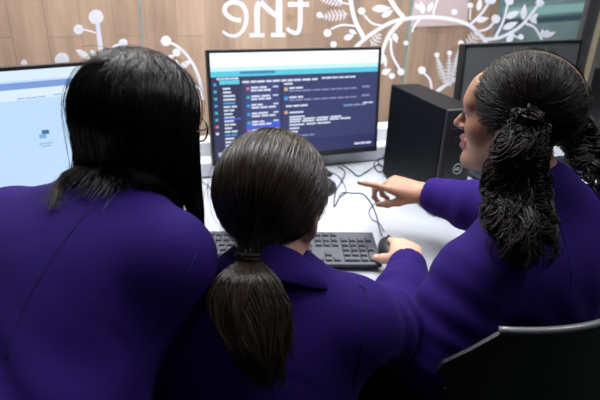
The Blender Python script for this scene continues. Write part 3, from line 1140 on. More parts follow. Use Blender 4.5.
# ------------------------------------------------------------------ people
class Hand:
    """right hand in its frame: X to fingertips, Y to thumb, Z out of the back of the hand; flip mirrors it"""

    def __init__(self, wrist, xdir, zdir, scale=0.95, left=False):
        self.o = np.array(wrist, float)
        x = nrm(xdir)
        z = nrm(np.array(zdir) - x * (np.array(zdir) @ x))
        y = np.cross(z, x)
        if left: y = -y
        self.B, self.s = np.stack([x, y, z], 1), scale

    def w(self, p): return self.o + self.B @ (np.array(p, float) * self.s)

    def add(self, S, flex, spread=(8, 2, -4, -10), thumb=(35, 20, 10), thumb_drop=0.35):
        s = self.s
        base = [(.090, .027, .003), (.094, .008, .005), (.089, -.011, .003), (.081, -.028, 0)]
        lens = [(.041, .025, .019), (.045, .028, .020), (.041, .026, .020), (.032, .020, .018)]
        rad = [.0088, .009, .0085, .0076]
        for b, r in zip(base, rad):
            S.cap(self.w((.006, b[1] * 0.62, -.002)), self.w(b), .014 * s, (r + .0025) * s, 0.012)
        S.ell(self.w((.048, .0, -.005)), np.array((.048, .037, .0155)) * s, self.B, 0.012)
        self.tips = []
        for i in range(4):
            p = np.array(base[i])
            a = 0
            sp = math.radians(spread[i])
            for j in range(3):
                a += math.radians(flex[i][j])
                d = np.array([math.cos(a) * math.cos(sp), math.cos(a) * math.sin(sp), -math.sin(a)])
                q = p + d * lens[i][j]
                r0 = rad[i] * (1 - .08 * j)
                S.cap(self.w(p), self.w(q), r0 * s, r0 * 0.92 * s, 0.0045)
                p = q
            up = np.array([math.sin(a) * math.cos(sp), math.sin(a) * math.sin(sp), math.cos(a)])
            self.tips.append((self.w(p - d * 0.003 + up * rad[i] * 0.72), self.B @ d, self.B @ up))
        p = np.array((.018, .022, -.010))
        a1, a2, a3 = (math.radians(t) for t in thumb)
        ang = a1 + math.radians(12)
        for L, r0, r1, da in ((.044, .0145, .0112, 0), (.032, .0108, .0095, -a2), (.026, .0095, .0078, -a3)):
            ang += da
            d = np.array([math.cos(ang), math.sin(ang), -thumb_drop])
            d /= np.linalg.norm(d)
            q = p + d * L
            S.cap(self.w(p), self.w(q), r0 * s, r1 * s, 0.008)
            p = q
        up = np.array([0.1, 0.3, 0.95])
        self.tips.append((self.w(p - d * 0.004 + up * .0062), self.B @ d, self.B @ up))

    def nails(self, parent):
        for c, d, u in self.tips:
            mb = MB()
            r = np.cross(d, u)
            mb.lathe([(0.0015, 0.0006), (0.0042, 0.0004), (0.0047, -0.0006)], c, 12, (d * 1.25, nrm(r), u))
            mb.build('fingernail', M['nail'], parent)


def head_frame(c, yaw, pitch, roll, s):
    return np.array(c), Rz(yaw) @ Rx(pitch) @ Ry(roll), s


def add_head(S, HF, neck_to, neck_r=0.045):
    c, R, s = HF
    w = lambda p: c + R @ (np.array(p, float) * s)
    S.ell(w((0, -.014, .030)), np.array((.071, .089, .080)) * s, R, .02)
    S.ell(w((0, .026, -.032)), np.array((.056, .058, .078)) * s, R, .03)
    for sg in (-1, 1):
        S.cap(w((sg * .050, -.005, -.052)), w((sg * .012, .066, -.094)), .019 * s, .016 * s, .022)
        S.ell(w((sg * .040, .052, -.022)), np.array((.020, .022, .022)) * s, R, .02)       # cheek
        S.ell(w((sg * .031, .092, .005)), np.array((.016, .012, .011)) * s, R, .012, sub=True)
        S.cap(w((sg * .014, .082, .022)), w((sg * .046, .068, .020)), .0075 * s, .006 * s, .012)  # brow
        S.cap(w((sg * .020, .079, .0075)), w((sg * .042, .072, .0055)), .0042 * s, .0036 * s, .005)  # lid
        S.ell(w((sg * .0085, .093, -.031)), np.array((.0065, .0075, .006)) * s, R, .007)    # nostril wing
        S.ell(w((sg * .073, -.008, -.012)), np.array((.0075, .019, .031)) * s, R @ Rz(sg * .35), .008)
        S.ell(w((sg * .0795, -.004, -.008)), np.array((.0045, .0105, .018)) * s, R @ Rz(sg * .35), .005, sub=True)
        S.cap(w((sg * .0165, .081, -.0565)), w((0, .0935, -.0540)), .0045 * s, .0062 * s, .005)
        S.cap(w((sg * .0150, .081, -.0635)), w((0, .0915, -.0675)), .0045 * s, .0068 * s, .005)
    S.ell(w((0, .066, .036)), np.array((.045, .020, .032)) * s, R, .03)                      # forehead
    S.cap(w((0, .084, .008)), w((0, .1085, -.0265)), .0062 * s, .0082 * s, .010)             # nose
    S.ell(w((0, .078, -.093)), np.array((.017, .013, .013)) * s, R, .016)                    # chin
    S.cap(w((-.014, .0975, -.0605)), w((.014, .0975, -.0605)), .0022 * s, k=.004, sub=True)
    S.cap(w((0, -.022, -.050)), neck_to, neck_r * 0.92, neck_r, .03)
    return w


def face_mats(V, F, HF):
    """material index per face: 1 = lips"""
    c, R, s = HF
    q = ((V[F].mean(1) - c) @ R) / s
    lip = (np.abs(q[:, 0]) < .021) & (q[:, 1] > .080) & (q[:, 2] < -.0485) & (q[:, 2] > -.0745) & (((q[:, 0] / .022) ** 2 + ((q[:, 2] + .0605) / .0125) ** 2) < 1)
    return lip.astype(np.int32)


def eyes(HF, parent):
    c, R, s = HF
    for sg in (-1, 1):
        bm = bmesh.new()
        bmesh.ops.create_uvsphere(bm, u_segments=20, v_segments=14, radius=.0118 * s)
        me = bpy.data.meshes.new('eye')
        bm.to_mesh(me)
        bm.free()
        me.materials.append(M['eye_white'])
        me.materials.append(M['iris'])
        for f in me.polygons:
            f.use_smooth = True
            n = Vector(f.center).normalized()
            if n.y > 0.88: f.material_index = 1
        o = link('eye', me, None)
        o.matrix_world = Matrix.Translation(c + R @ (np.array((sg * .031, .0705, .001)) * s)) @ Matrix(R.tolist()).to_4x4()
        o.parent = parent
        # eyebrow as fine hairs
        n = 90
        t = rng.random(n)
        p0 = np.stack([sg * (.013 + .036 * t), .0885 - .021 * t ** 1.8, .0215 + .006 * np.sin(t * 2.2) + rng.normal(0, .0012, n)], 1)
        p1 = p0 + np.stack([sg * np.full(n, .008), -.004 - .004 * t, .0025 - .004 * t], 1)
        P = np.stack([p0, (p0 + p1) / 2 + np.array([0, .0012, 0]), p1], 1)
        P = c + (P * s) @ R.T
        v, f = strands(P, .0007)
        fast_mesh('eyebrow', v, f, [M['hair_curl']], parent)
        n = 34
        t = np.linspace(-1, 1, n)
        p0 = np.stack([sg * .031 + .0125 * t, .0835 - .0045 * t * t - .002 * sg * t, .0035 - .004 * t * t], 1)
        p1 = p0 + np.stack([.002 * t, np.full(n, .0040), np.full(n, -.0010)], 1)
        p2 = p1 + np.stack([.001 * t, np.full(n, .0018), np.full(n, .0012)], 1)
        P = c + (np.stack([p0, p1, p2], 1) * s) @ R.T
        v, f = strands(P, .0006)
        fast_mesh('eyelashes', v, f, [M['hair_curl']], parent)


def torso(S, SL, SR, N, H, fwd, grow=0.0, hem=None):
    """trunk between shoulders, neck base and hips; grow = cloth thickness"""
    lat = nrm(SR - SL)
    up = nrm(N - H)
    fw = nrm(np.cross(up, lat))
    lat2 = np.cross(fw, up)
    B = np.stack([lat2, fw, up], 1)
    hw = np.linalg.norm(SR - SL) / 2
    mid = (SL + SR) / 2
    ch = mid * .62 + H * .38 + fw * .005
    wa = mid * .30 + H * .70
    S.cap(SL * .93 + mid * .07 - up * .004, SR * .93 + mid * .07 - up * .004, .047 + grow, k=.03)
    S.cap(N - up * .012, SL * .75 + N * .25 - up * .012, .046 + grow, .042 + grow, .035)
    S.cap(N - up * .012, SR * .75 + N * .25 - up * .012, .046 + grow, .042 + grow, .035)
    S.ell(mid - up * .045 + fw * .0, (hw * .98 + grow, .078 + grow, .105), B, .05)
    S.ell(ch, (hw * .90 + grow, .088 + grow, .150), B, .05)
    S.ell(wa, (hw * .80 + grow, .082 + grow, .130), B, .05)
    S.ell(H + up * .01, (hw * .88 + grow, .095 + grow, .105), B, .05)
    return B


def arm(S, sh, el, wr, r=(.048, .040, .036, .026), grow=0.0, k=.02, cuff=None):
    m = sh * .5 + el * .5
    S.chain([sh, m, el], [r[0] + grow, (r[0] + r[1]) / 2 + grow, r[1] + grow], k)
    f = el * .65 + wr * .35
    e = wr if cuff is None else el * (1 - cuff) + wr * cuff
    S.chain([el, f, e], [r[1] + grow, r[2] + grow, r[3] + grow], k)


def legs(S, H, lat, knees, feet, grow=0.0, k=.03):
    for sg, kn, ft in zip((-1, 1), knees, feet):
        hp = H + lat * sg * .075 - UP * .03
        S.chain([hp, kn], [.078 + grow, .052 + grow], k)
        S.chain([kn, kn * .55 + ft * .45, ft], [.052 + grow, .047 + grow, .034 + grow], k)


def wrinkle(centre_list, amp=0.0022):
    """cloth folds: sinuous ripples near given (point, direction, wavelength, reach)"""
    def fn(P):
        v = np.zeros(P.shape[:-1])
        for c, d, wl, reach, a in centre_list:
            q = P - c
            r2 = (q * q).sum(-1)
            ph = (q @ d) * 2 * math.pi / wl + 1.3 * np.sin(q @ np.roll(d, 1) * 28)
            v += a * np.sin(ph) * np.exp(-r2 / (reach * reach))
        return v
    return fn


def collar(N, up, fwd, r, label_parent, mats, size=1.0, span=150, drop=0.0, S=None):
    """folded blazer collar round the back of the neck"""
    up = nrm(up)
    fwd = nrm(fwd - up * (fwd @ up))
    lat = np.cross(fwd, up)
    prof = [(-.004, -.020), (-.002, .012), (.004, .020), (.012, .015), (.024, -.008), (.036, -.030), (.033, -.034), (.018, -.016), (.006, -.002), (.003, -.02)]
    n = 41
    V, F = [], []
    for i in range(n):
        a = math.radians(-span + 2 * span * i / (n - 1))
        d = -fwd * math.cos(a) + lat * math.sin(a)
        fall = (1 - math.cos(a)) / 2
        wide = 1 + .35 * fall
        c = N + d * r * (1.0 + .05 * fall) - up * (.055 * fall ** 1.2 + drop) + fwd * .02 * fall
        for (pr, ph) in prof:
            V.append(c + d * pr * size * wide + up * (ph * size if ph < 0 else ph) * (1 - .25 * fall))
    m = len(prof)
    if S is not None:                       # lay the flap on the cloth
        V = np.array(V)
        for j, tgt in ((5, .0065), (6, .0035), (4, .0085)):
            q = V[j::m]
            for _ in range(1):
                q = q + S.grad(q) * np.clip(tgt - S.eval(q), -.008, .008)[:, None]
            V[j::m] = q
    for i in range(n - 1):
        for j in range(m):
            F.append((i * m + j, i * m + (j + 1) % m, (i + 1) * m + (j + 1) % m, (i + 1) * m + j))
    F.append(tuple(range(m)))
    F.append(tuple(range((n - 1) * m, n * m))[::-1])
    return pydata('collar', V, F, mats, label_parent, smooth=True)


def seams(S, lists, parent, rad=0.0006):
    for px in lists:
        pts = spline([S.hit(x, y)[0] for x, y in px], 6)
        pts = S.push(pts.copy(), 0.0001, 2)
        MB().tube(pts, rad, 5).build('seam', M['seam'], parent)


def body_mesh(S, lo, hi, fine, skin, HF, label, h=0.006):
    ax = [axis(lo[i] - .03, hi[i] + .03, h, fine[i]) for i in range(3)]
    v, f = S.mesh(ax)
    mi = face_mats(v, f, HF)
    me_o = fast_mesh('person', v, f, [skin, M['lip']], None, mi=mi)
    return tag(me_o, label, 'person')


def bounds(S):
    return np.min([o[3] for o in S.ops if not o[0]], 0), np.max([o[4] for o in S.ops if not o[0]], 0)


def garment(S, name, m, parent, h=0.0055, clip=None):
    lo, hi = bounds(S)
    v, f = S.mesh([axis(lo[i] - .03, hi[i] + .03, h) for i in range(3)])
    if clip is not None:
        keep = clip(v[f].mean(1))
        f = f[keep]
    o = fast_mesh(name, v, f, [m], parent)
    return o


def shoe_pair(feet, dirs, parent):
    for ft, d in zip(feet, dirs):
        s = SDF()
        d = nrm([d[0], d[1], 0])
        b = np.array([ft[0], ft[1], 0.0])
        s.cap(b - d * .03 + UP * .036, b + d * .13 + UP * .030, .036, .030, .01)
        s.cap(b - d * .01 + UP * .06, b + UP * .085, .036, .038, .02)
        s.ell(b + d * .05 - UP * .05, (.3, .3, .05), None, .004, sub=True)
        lo, hi = bounds(s)
        v, f = s.mesh([axis(lo[i] - .02, hi[i] + .02, .006) for i in range(3)])
        fast_mesh('shoe', v, f, [M['shoe']], parent)


def scalp_strands(HF, n, roots, target, rad, cen, lift=0.0, jitter=.0025, m=16, sag=0.0):
    """strands running over the scalp ellipsoid from unit directions roots to unit direction target"""
    c, R, s = HF
    cen, rad = np.array(cen), np.array(rad)
    tg = nrm(target)
    P = []
    t = np.linspace(0, 1, m)
    off = rng.normal(0, 1, n)
    for i in range(n):
        a = nrm(roots[i])
        tt = nrm(tg + rng.normal(0, .05, 3))
        om = math.acos(np.clip(a @ tt, -1, 1)) + 1e-6
        d = (np.sin((1 - t) * om)[:, None] * a + np.sin(t * om)[:, None] * tt) / math.sin(om)
        rr = 1 + (.008 + .012 * abs(off[i])) + lift * np.sin(np.pi * t)
        p = cen + d * rad * (rr[:, None] if hasattr(rr, '__len__') else rr)
        p = p + np.sin(t * 9 + i)[:, None] * rng.normal(0, .0006, 3)
        P.append(p)
    P = np.array(P) * s
    return c + P @ R.T


def scalp_cap(HF, rad, cen, face_cut, m, name, parent, parts=None):
    """underlayer of the hair over the skull, open at the face"""
    c, R, s = HF
    S = SDF()
    w = lambda p: c + R @ (np.array(p, float) * s)
    S.ell(w(cen), np.array(rad) * s, R, .01)
    for p, r in face_cut:
        S.ell(w(p), np.array(r) * s, R, .012, sub=True)
    return S


# =========================================================== girl with the ponytail (seated, middle)
def girl_ponytail():
    HC = D(273, 203, .755)
    HF = head_frame(HC, math.radians(-20), math.radians(-14), math.radians(0), .94)
    N = D(270, 270, .735)
    SR, SL = D(355, 322, .735), D(170, 318, .745)
    H = np.array([-0.05, .47, .545])
    lat = nrm(SR - SL)
    B_el = D(401, 326, .90)
    B_wr = Z(408, 259, .784)
    hand_dir = nrm(Z(401, 226, .745) - B_wr)
    SB = SDF()
    add_head(SB, HF, N - UP * .02, .038)
    torso(SB, SL, SR, N, H, None, 0)
    arm(SB, SR, B_el, B_wr)
    L_el = np.array([-.25, .67, .775]); L_wr = np.array([-.11, .88, .775])
    arm(SB, SL, L_el, L_wr)
    hd = Hand(B_wr, hand_dir, np.array([.12, .1, 1.0]), .93)
    hd.add(SB, [(14, 30, 22), (16, 34, 22), (20, 40, 26), (26, 44, 28)], thumb=(30, 14, 12), thumb_drop=.45)
    hl = Hand(L_wr, np.array([.1, .25, -.02]), np.array([0, 0, 1.0]), .88, left=True)
    hl.add(SB, [(10, 25, 15)] * 4)
    knees = [np.array([-.14, .84, .54]), np.array([.04, .85, .54])]
    feet = [np.array([-.14, .82, .09]), np.array([.04, .84, .09])]
    legs(SB, H, lat, knees, feet)
    for f in feet: SB.cap(f, f + np.array([0, .1, -.05]), .033, .028, .02)
    lo, hi = bounds(SB)
    p = body_mesh(SB, lo, hi, [[(-.13, .06, .0035), (.17, .27, .003)], [(.58, .80, .0035), (.84, 1.05, .003)], [(.74, 1.16, .0035)]], M['skin_light'], HF,
                  'middle girl with a long low ponytail, seated in a purple blazer, hand on a mouse', .008)
    eyes(HF, p)
    hd.nails(p)
    # blazer
    SJ = SDF()
    torso(SJ, SL, SR, N, H, None, .013)
    arm(SJ, SR, B_el, B_wr, (.050, .049, .045, .030), .010, .03, cuff=.86)
    arm(SJ, SL, L_el, L_wr, (.050, .047, .044, .037), .012, .03, cuff=.93)
    cd = nrm(B_wr - B_el)
    SJ.cap(B_wr - cd * .006, B_wr + cd * .1, .034, k=.004, sub=True)
    SJ.cap(N + UP * .05, N + UP * .13, .050, .06, k=.01, sub=True)
    d1 = nrm(B_el - SR)
    SJ.disp = wrinkle([(B_el, d1, .036, .07, .0055), ((SR + B_el) / 2, nrm(d1 + np.array([.3, 0, .5])), .045, .065, .0050), ((B_el + B_wr) / 2, cd, .04, .06, .0022),
                       (H + UP * .14 - np.array([0, .1, 0]), UP, .06, .1, .003), (SR - UP * .12 - lat * .05, nrm([.6, 0, 1]), .06, .08, .0025)])
    bl = garment(SJ, 'blazer', M['blazer'], p, .005)
    collar(N + UP * .016, nrm(N - H) + np.array([0, .25, 0]), np.array([.15, 1, 0]), .053, p, M['blazer'], size=.85, S=SJ)
    seams(SJ, [[(359, 284), (366, 291), (366, 310), (364, 335), (360, 360), (354, 385)]], p, .0010)
    # trousers, shoes
    ST = SDF()
    legs(ST, H, lat, knees, feet, .012)
    ST.ell(H - UP * .02, (.15, .12, .09), None, .04)
    garment(ST, 'trousers', M['trouser'], p, .010)
    shoe_pair(feet, [(0, 1)] * 2, p)
    # hair
    rad, cen = (.0815, .0990, .0885), (0, -.014, .026)
    SH = scalp_cap(HF, np.array(rad) * .965, cen, [((0, .125, -.02), (.075, .075, .085)), ((.088, .03, -.035), (.028, .042, .038)), ((-.088, .03, -.035), (.028, .042, .038)), ((0, .05, -.14), (.09, .12, .062))], None, None, None)
    tie = D(249, 255, .668)
    c, R, s = HF
    tl = (R.T @ (tie - c)) / s - np.array(cen)
    tdir = nrm(tl / np.array(rad))
    SH.ell(c + R @ ((np.array(cen) + tdir * np.array(rad) * .84) * s), (.024, .022, .024), None, .03)
    SH.cap(c + R @ ((np.array(cen) + tdir * np.array(rad) * .8) * s), tie, .022, .010, .03)
    lo, hi = bounds(SH)
    hv = SH.mesh([axis(lo[i] - .03, hi[i] + .03, .005) for i in range(3)])
    n = 3000
    rt = []
    while len(rt) < n:
        d = nrm(rng.normal(0, 1, 3))
        if d[2] < -.66 or (d[1] > .3 and d[2] < -.4) or (d[1] > .55 and d[2] < .35) or (abs(d[0]) > .8 and d[2] < -.12 and d[1] > .1): continue
        if d @ tdir > .9: continue
        rt.append(d)
    SP = scalp_strands(HF, n, rt, tdir, rad, cen, lift=.014, m=22)
    # gather the ends into the tie
    w = np.clip((np.linspace(0, 1, SP.shape[1]) - .80) / .20, 0, 1)
    end = tie + rng.normal(0, .0065, (n, 3))
    SP = SP * (1 - w[None, :, None]) + (end[:, None, :]) * w[None, :, None]
    sv = strands(SP, rng.uniform(.00045, .0010, n))
    # flyaways
    fl = SP[rng.choice(n, 160)].copy()
    fl = fl + (np.linspace(0, 1, fl.shape[1]) ** 1.2 * (1 - w))[None, :, None] * rng.normal(0, .010, (160, 1, 3))
    fv = strands(fl, .0003)
    v, f = merge([hv, sv, fv])
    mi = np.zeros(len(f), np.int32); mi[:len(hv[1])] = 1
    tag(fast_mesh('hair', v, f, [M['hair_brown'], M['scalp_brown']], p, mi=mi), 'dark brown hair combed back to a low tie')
    # ponytail
    px = [(249, 255), (249, 262), (247, 278), (247, 300), (250, 325), (256, 350), (262, 372), (264, 394)]
    hw = [.012, .018, .044, .058, .052, .038, .024, .010]
    ctr = []
    for i, (x, y) in enumerate(px):
        h_, d_ = SJ.hit(x, y, .016 + .3 * hw[i] * (i > 1))
        ctr.append(tie if i == 0 else D(x, y, min(d_, .668 + .0 * i) if i < 3 else d_))
    ctr = spline(ctr, 4)
    hwd = np.interp(np.linspace(0, len(px) - 1, len(ctr)), range(len(px)), hw)
    n = 1500
    ang = rng.uniform(0, 2 * math.pi, n)
    rr = np.sqrt(rng.random(n))
    a0, b0 = np.cos(ang) * rr, np.sin(ang) * rr
    L = rng.uniform(.70, 1.0, n)
    kc = 70
    cid = rng.integers(0, kc, n)
    ca, cr_ = rng.uniform(0, 2 * math.pi, kc), np.sqrt(rng.random(kc))
    ca0, cb0, cl = np.cos(ca) * cr_, np.sin(ca) * cr_, rng.uniform(.72, 1.0, kc)
    L = cl[cid] * rng.uniform(.92, 1.0, n)
    tt = np.linspace(0, 1, len(ctr))
    P = np.zeros((n, len(ctr), 3))
    back = nrm(np.array([0, -1, .35]))
    for j in range(len(ctr)):
        tq = tt[j] * L
        cx_ = np.stack([np.interp(tq, tt, ctr[:, q_]) for q_ in range(3)], 1)
        ww = np.interp(tq, tt, hwd)
        g = min(1, tt[j] * 1.6) * .86
        P[:, j] = cx_ + ((a0 * (1 - g) + ca0[cid] * g) * ww)[:, None] * RT + ((b0 * (1 - g) + cb0[cid] * g) * np.minimum(ww * .45, .018))[:, None] * back
    ph = rng.uniform(0, 6.28, kc)[cid] + rng.normal(0, .25, n)
    wv = np.sin(tt[None] * 8 + ph[:, None]) * .0055 * tt[None] + np.sin(tt[None] * 15 + ph[:, None] * 2) * .0016 * tt[None]
    P[..., 0] += wv
    P[..., 1] -= np.abs(wv) * .5
    # end curl
    P[..., 0] += (np.clip(tt - .8, 0, 1) ** 2 * .25)[None] * rng.normal(.2, .5, (n, 1))
    P = SJ.push(P.reshape(-1, 3), .003, 2).reshape(P.shape)
    pv = strands(P, rng.uniform(.0005, .0011, n))
    tag(fast_mesh('ponytail', pv[0], pv[1], [M['hair_brown']], p), 'long wavy dark brown ponytail')
    u1 = nrm(np.cross(np.array([0, -.4, -.9]), RT)); t1 = RT
    ring = lambda k: [tie + (t1 * math.cos(a) * .0155 + u1 * math.sin(a) * .013) + np.array([0, -.001, -.003]) * k + UP * .001 for a in np.linspace(0, 2 * math.pi, 24, False)]
    MB().tube(ring(0), .0022, 8, closed=True).tube(ring(1.5), .0020, 8, closed=True).build('hair_tie', M['hair_tie'], p)
    return p, SJ


# =========================================================== girl with long loose hair (standing, leaning, left)
def girl_long_hair():
    HC = D(143, 126, .735)
    HF = head_frame(HC, math.radians(-29), math.radians(-12), 0, .91)
    c, R, s = HF
    N = D(122, 203, .715)
    SR, SL = D(166, 262, .655), D(12, 232, .76)
    H = np.array([-.315, .42, .79])
    lat = nrm(SR - SL)
    R_el, R_wr = D(140, 355, .74), np.array([-.27, .82, .775])
    L_el, L_wr = np.array([-.55, .72, .80]), np.array([-.44, .90, .775])
    SB = SDF()
    add_head(SB, HF, N - UP * .02, .044)
    torso(SB, SL, SR, N, H, None)
    arm(SB, SR, R_el, R_wr); arm(SB, SL, L_el, L_wr)
    h1 = Hand(R_wr, np.array([.05, .2, -.05]), UP, .95); h1.add(SB, [(8, 18, 12)] * 4)
    h2 = Hand(L_wr, np.array([.1, .2, -.05]), UP, .95, left=True); h2.add(SB, [(8, 18, 12)] * 4)
    knees = [np.array([-.45, .45, .44]), np.array([-.335, .43, .44])]
    feet = [np.array([-.46, .41, .09]), np.array([-.34, .38, .09])]
    legs(SB, H, lat, knees, feet)
    for f in feet: SB.cap(f, f + np.array([.03, .1, -.05]), .033, .028, .02)
    lo, hi = bounds(SB)
    p = body_mesh(SB, lo, hi, [[(-.33, -.08, .0045)], [(.6, 1.02, .0045)], [(.74, 1.25, .0045)]], M['skin_light'], HF,
                  'girl at the left with long loose black hair and glasses, leaning in a purple blazer', .009)
    eyes(HF, p)
    SJ = SDF()
    torso(SJ, SL, SR, N, H, None, .014)
    arm(SJ, SR, R_el, R_wr, (.050, .048, .044, .036), .012, .03, cuff=.93)
    arm(SJ, SL, L_el, L_wr, (.050, .048, .044, .036), .012, .03, cuff=.93)
    up = nrm(N - H)
    mid = (SL + SR) / 2
    SJ.disp = wrinkle([(H + up * .08 - np.array([0, .08, 0]), nrm([.5, 0, 1]), .055, .11, .004), (R_el, nrm(R_el - SR), .035, .06, .003),
                       (mid - up * .16, nrm([1, 0, .5]), .09, .12, .0022)])
    garment(SJ, 'blazer', M['blazer'], p, .006)
    collar(N - UP * .005, up, np.array([.5, .8, 0]), .054, p, M['blazer'], size=.45, drop=.012)
    seams(SJ, [[(92, 208), (80, 221), (68, 236), (48, 265), (32, 290), (18, 322), (6, 360)], [(196, 255), (186, 276), (170, 305), (154, 334), (140, 352)]], p)
    ST = SDF()
    legs(ST, H, lat, knees, feet, .012)
    ST.ell(H - UP * .03, (.15, .12, .09), None, .04)
    garment(ST, 'trousers', M['trouser'], p, .010)
    shoe_pair(feet, [(.3, 1)] * 2, p)
    # glasses
    gp = lambda x, y, z: c + R @ (np.array((x, y, z)) * s)
    g = MB()
    for sg in (-1, 1):
        g.tube([gp(sg * .033 + .023 * math.cos(a), .101 - .004 * abs(math.cos(a)) - (.006 if sg * math.cos(a) > 0 else 0) * abs(math.cos(a)), -.003 + .0195 * math.sin(a)) for a in np.linspace(0, 2 * math.pi, 28, False)], .0015, 6, closed=True)
        g.tube([gp(sg * .055, .093, .005), gp(sg * .072, .06, .004), gp(sg * .079, .0, .002), gp(sg * .080, -.015, -.012)], .0014, 6)
    g.tube([gp(-.010, .102, .0), gp(0, .106, .003), gp(.010, .102, .0)], .0013, 6)
    gl = g.build('glasses', M['glasses'], p)
    for sg in (-1, 1):
        gg = MB()
        gg.prism([gp(sg * .033 + .022 * math.cos(a), .0985, -.003 + .0185 * math.sin(a)) for a in np.linspace(0, 2 * math.pi, 24, False)], R[:, 1], .001)
        gg.build('lens', M['glass'], gl)
    # hair: falls from a parting on the crown over the skull and down the back
    rad, cen = (.0855, .1020, .0915), (0, -.014, .024)
    SH = scalp_cap(HF, rad, cen, [((0, .125, -.03), (.07, .070, .10)), ((0, .05, -.14), (.06, .11, .07))], None, None, None)
    lo, hi = bounds(SH)
    hv = SH.mesh([axis(lo[i] - .03, hi[i] + .03, .005) for i in range(3)])
    n = 4200
    m = 30
    phi = rng.uniform(-2.55, 2.55, n)                   # 0 = back of the head
    py = rng.uniform(-.35, .55, n)                       # along the parting, front positive
    py = np.where(np.abs(phi) > 1.7, np.abs(py) + .1, py)
    root = np.stack([np.sign(phi) * rng.uniform(.01, .06, n), py, np.sqrt(np.clip(1 - py ** 2, 0, 1))], 1)
    root /= np.linalg.norm(root, axis=1, keepdims=True)
    eq = np.stack([np.sin(phi), -np.cos(phi), rng.uniform(-.30, -.12, n)], 1)
    eq /= np.linalg.norm(eq, axis=1, keepdims=True)
    K = 16
    t = np.linspace(0, 1, K)
    om = np.arccos(np.clip((root * eq).sum(1), -1, 1))[:, None]
    d = (np.sin((1 - t) * om)[..., None] * root[:, None] + np.sin(t * om)[..., None] * eq[:, None]) / np.sin(om)[..., None]
    lay = 1 + .004 + .030 * rng.random(n) ** 1.5
    P1 = np.array(cen) + d * np.array(rad) * lay[:, None, None]
    P1 = c + (P1 * s) @ R.T
    # free fall, ends follow the lean of the head
    endz = HC[2] - rng.uniform(.105, .185, n)
    xl = ((P1[:, -1] - c) @ RT)
    endz = np.where(xl > .03, endz - .10 * np.clip((xl - .035) / .05, 0, 1), endz)
    tt = np.linspace(0, 1, m - K + 1)[1:]
    st = P1[:, -1]
    dx = np.where(xl < -.035, -.05 * np.clip((-xl - .035) / .05, 0, 1) * rng.random(n) ** 2.5, .006)
    inward = -(st - c) * np.array([.10, .18, 0])
    P2 = st[:, None, :] + tt[None, :, None] * np.stack([dx * 0 + inward[:, 0], inward[:, 1], endz - st[:, 2]], 1)[:, None, :]
    P2[..., 0] += (tt ** 2.2)[None] * dx[:, None]
    wv = np.sin(tt[None] * 5 + rng.uniform(0, 6.28, (n, 1))) * .0028 * tt[None]
    P2[..., 0] += wv
    P2[..., 1] += wv * .6
    clump = np.sin(phi * 23) * .004 + np.sin(phi * 57 + 1) * .002
    P2[..., 0] += (tt)[None] * clump[:, None]
    PP = np.concatenate([P1, P2], 1)
    sh = PP.shape
    flat = PP[:, K:].reshape(-1, 3)
    off = np.repeat(.003 + .007 * rng.random(n), m - K)
    for _ in range(3):
        dd = SJ.eval(flat)
        mk = dd < off
        if not mk.any(): break
        q = flat[mk]
        flat[mk] = q + SJ.grad(q) * (off[mk] - dd[mk])[:, None]
    PP[:, K:] = flat.reshape(n, m - K, 3)
    # trim the ends to a soft uneven edge across the shoulders
    q = PP.reshape(-1, 3) - CO
    cz = q @ FW
    u_, v_ = FPX * (q @ RT) / cz, -FPX * (q @ UPV) / cz
    X_ = (300 + u_ * math.cos(ROLL) - v_ * math.sin(ROLL)).reshape(n, m)
    Y_ = (200 + u_ * math.sin(ROLL) + v_ * math.cos(ROLL)).reshape(n, m)
    lim = np.interp(X_, [40, 60, 75, 100, 150, 180, 200, 215], [186, 180, 174, 179, 185, 199, 226, 236]) + (rng.normal(0, 3.5, n) + 9 * (rng.random(n) < .15))[:, None]
    over = Y_ > lim
    over[:, :K] = False
    cut = np.where(over.any(1), over.argmax(1), m - 1).astype(float)
    f_ = cut[:, None] * np.linspace(0, 1, m)[None]
    i0 = np.clip(np.floor(f_).astype(int), 0, m - 2)
    fr = (f_ - i0)[..., None]
    ar = np.arange(n)[:, None]
    PP = PP[ar, i0] * (1 - fr) + PP[ar, i0 + 1] * fr
    sv = strands(PP, rng.uniform(.0005, .0011, n))
    k = 260
    fl = PP[rng.choice(n, k)].copy()
    g_ = np.linspace(0, 1, m)
    fl += (np.sin(g_ * math.pi * rng.uniform(.6, 1.4, (k, 1))) * 1.0)[..., None] * rng.normal(0, .004, (k, 1, 3)) + (g_ ** 1.5)[None, :, None] * np.stack([-np.abs(rng.normal(0, .007, k)), rng.normal(0, .007, k), np.zeros(k)], 1)[:, None, :]
    fv = strands(fl, .00032)
    # short flyaways standing on the crown
    k = 140
    a0 = rng.uniform(-.5, .5, k)
    base = np.stack([rng.normal(0, .25, k), rng.uniform(-.5, .4, k), np.ones(k)], 1)
    base /= np.linalg.norm(base, axis=1, keepdims=True)
    b0 = np.array(cen) + base * np.array(rad) * 1.02
    dirn = np.stack([rng.normal(0, .6, k), rng.normal(0, .6, k), rng.uniform(.05, .5, k)], 1)
    g_ = np.linspace(0, 1, 8)
    cr = b0[:, None] + dirn[:, None] * (g_ * .03)[None, :, None] * rng.uniform(.4, 1.2, (k, 1, 1)) + np.array([0, 0, -.018]) * (g_ ** 2)[None, :, None]
    cr = c + (cr * s) @ R.T
    cv = strands(cr, .0003)
    v, f = merge([hv, sv, fv, cv])
    mi = np.zeros(len(f), np.int32); mi[:len(hv[1])] = 1
    tag(fast_mesh('hair', v, f, [M['hair_black'], M['scalp_black']], p, mi=mi), 'long loose black hair')
    return p, SJ


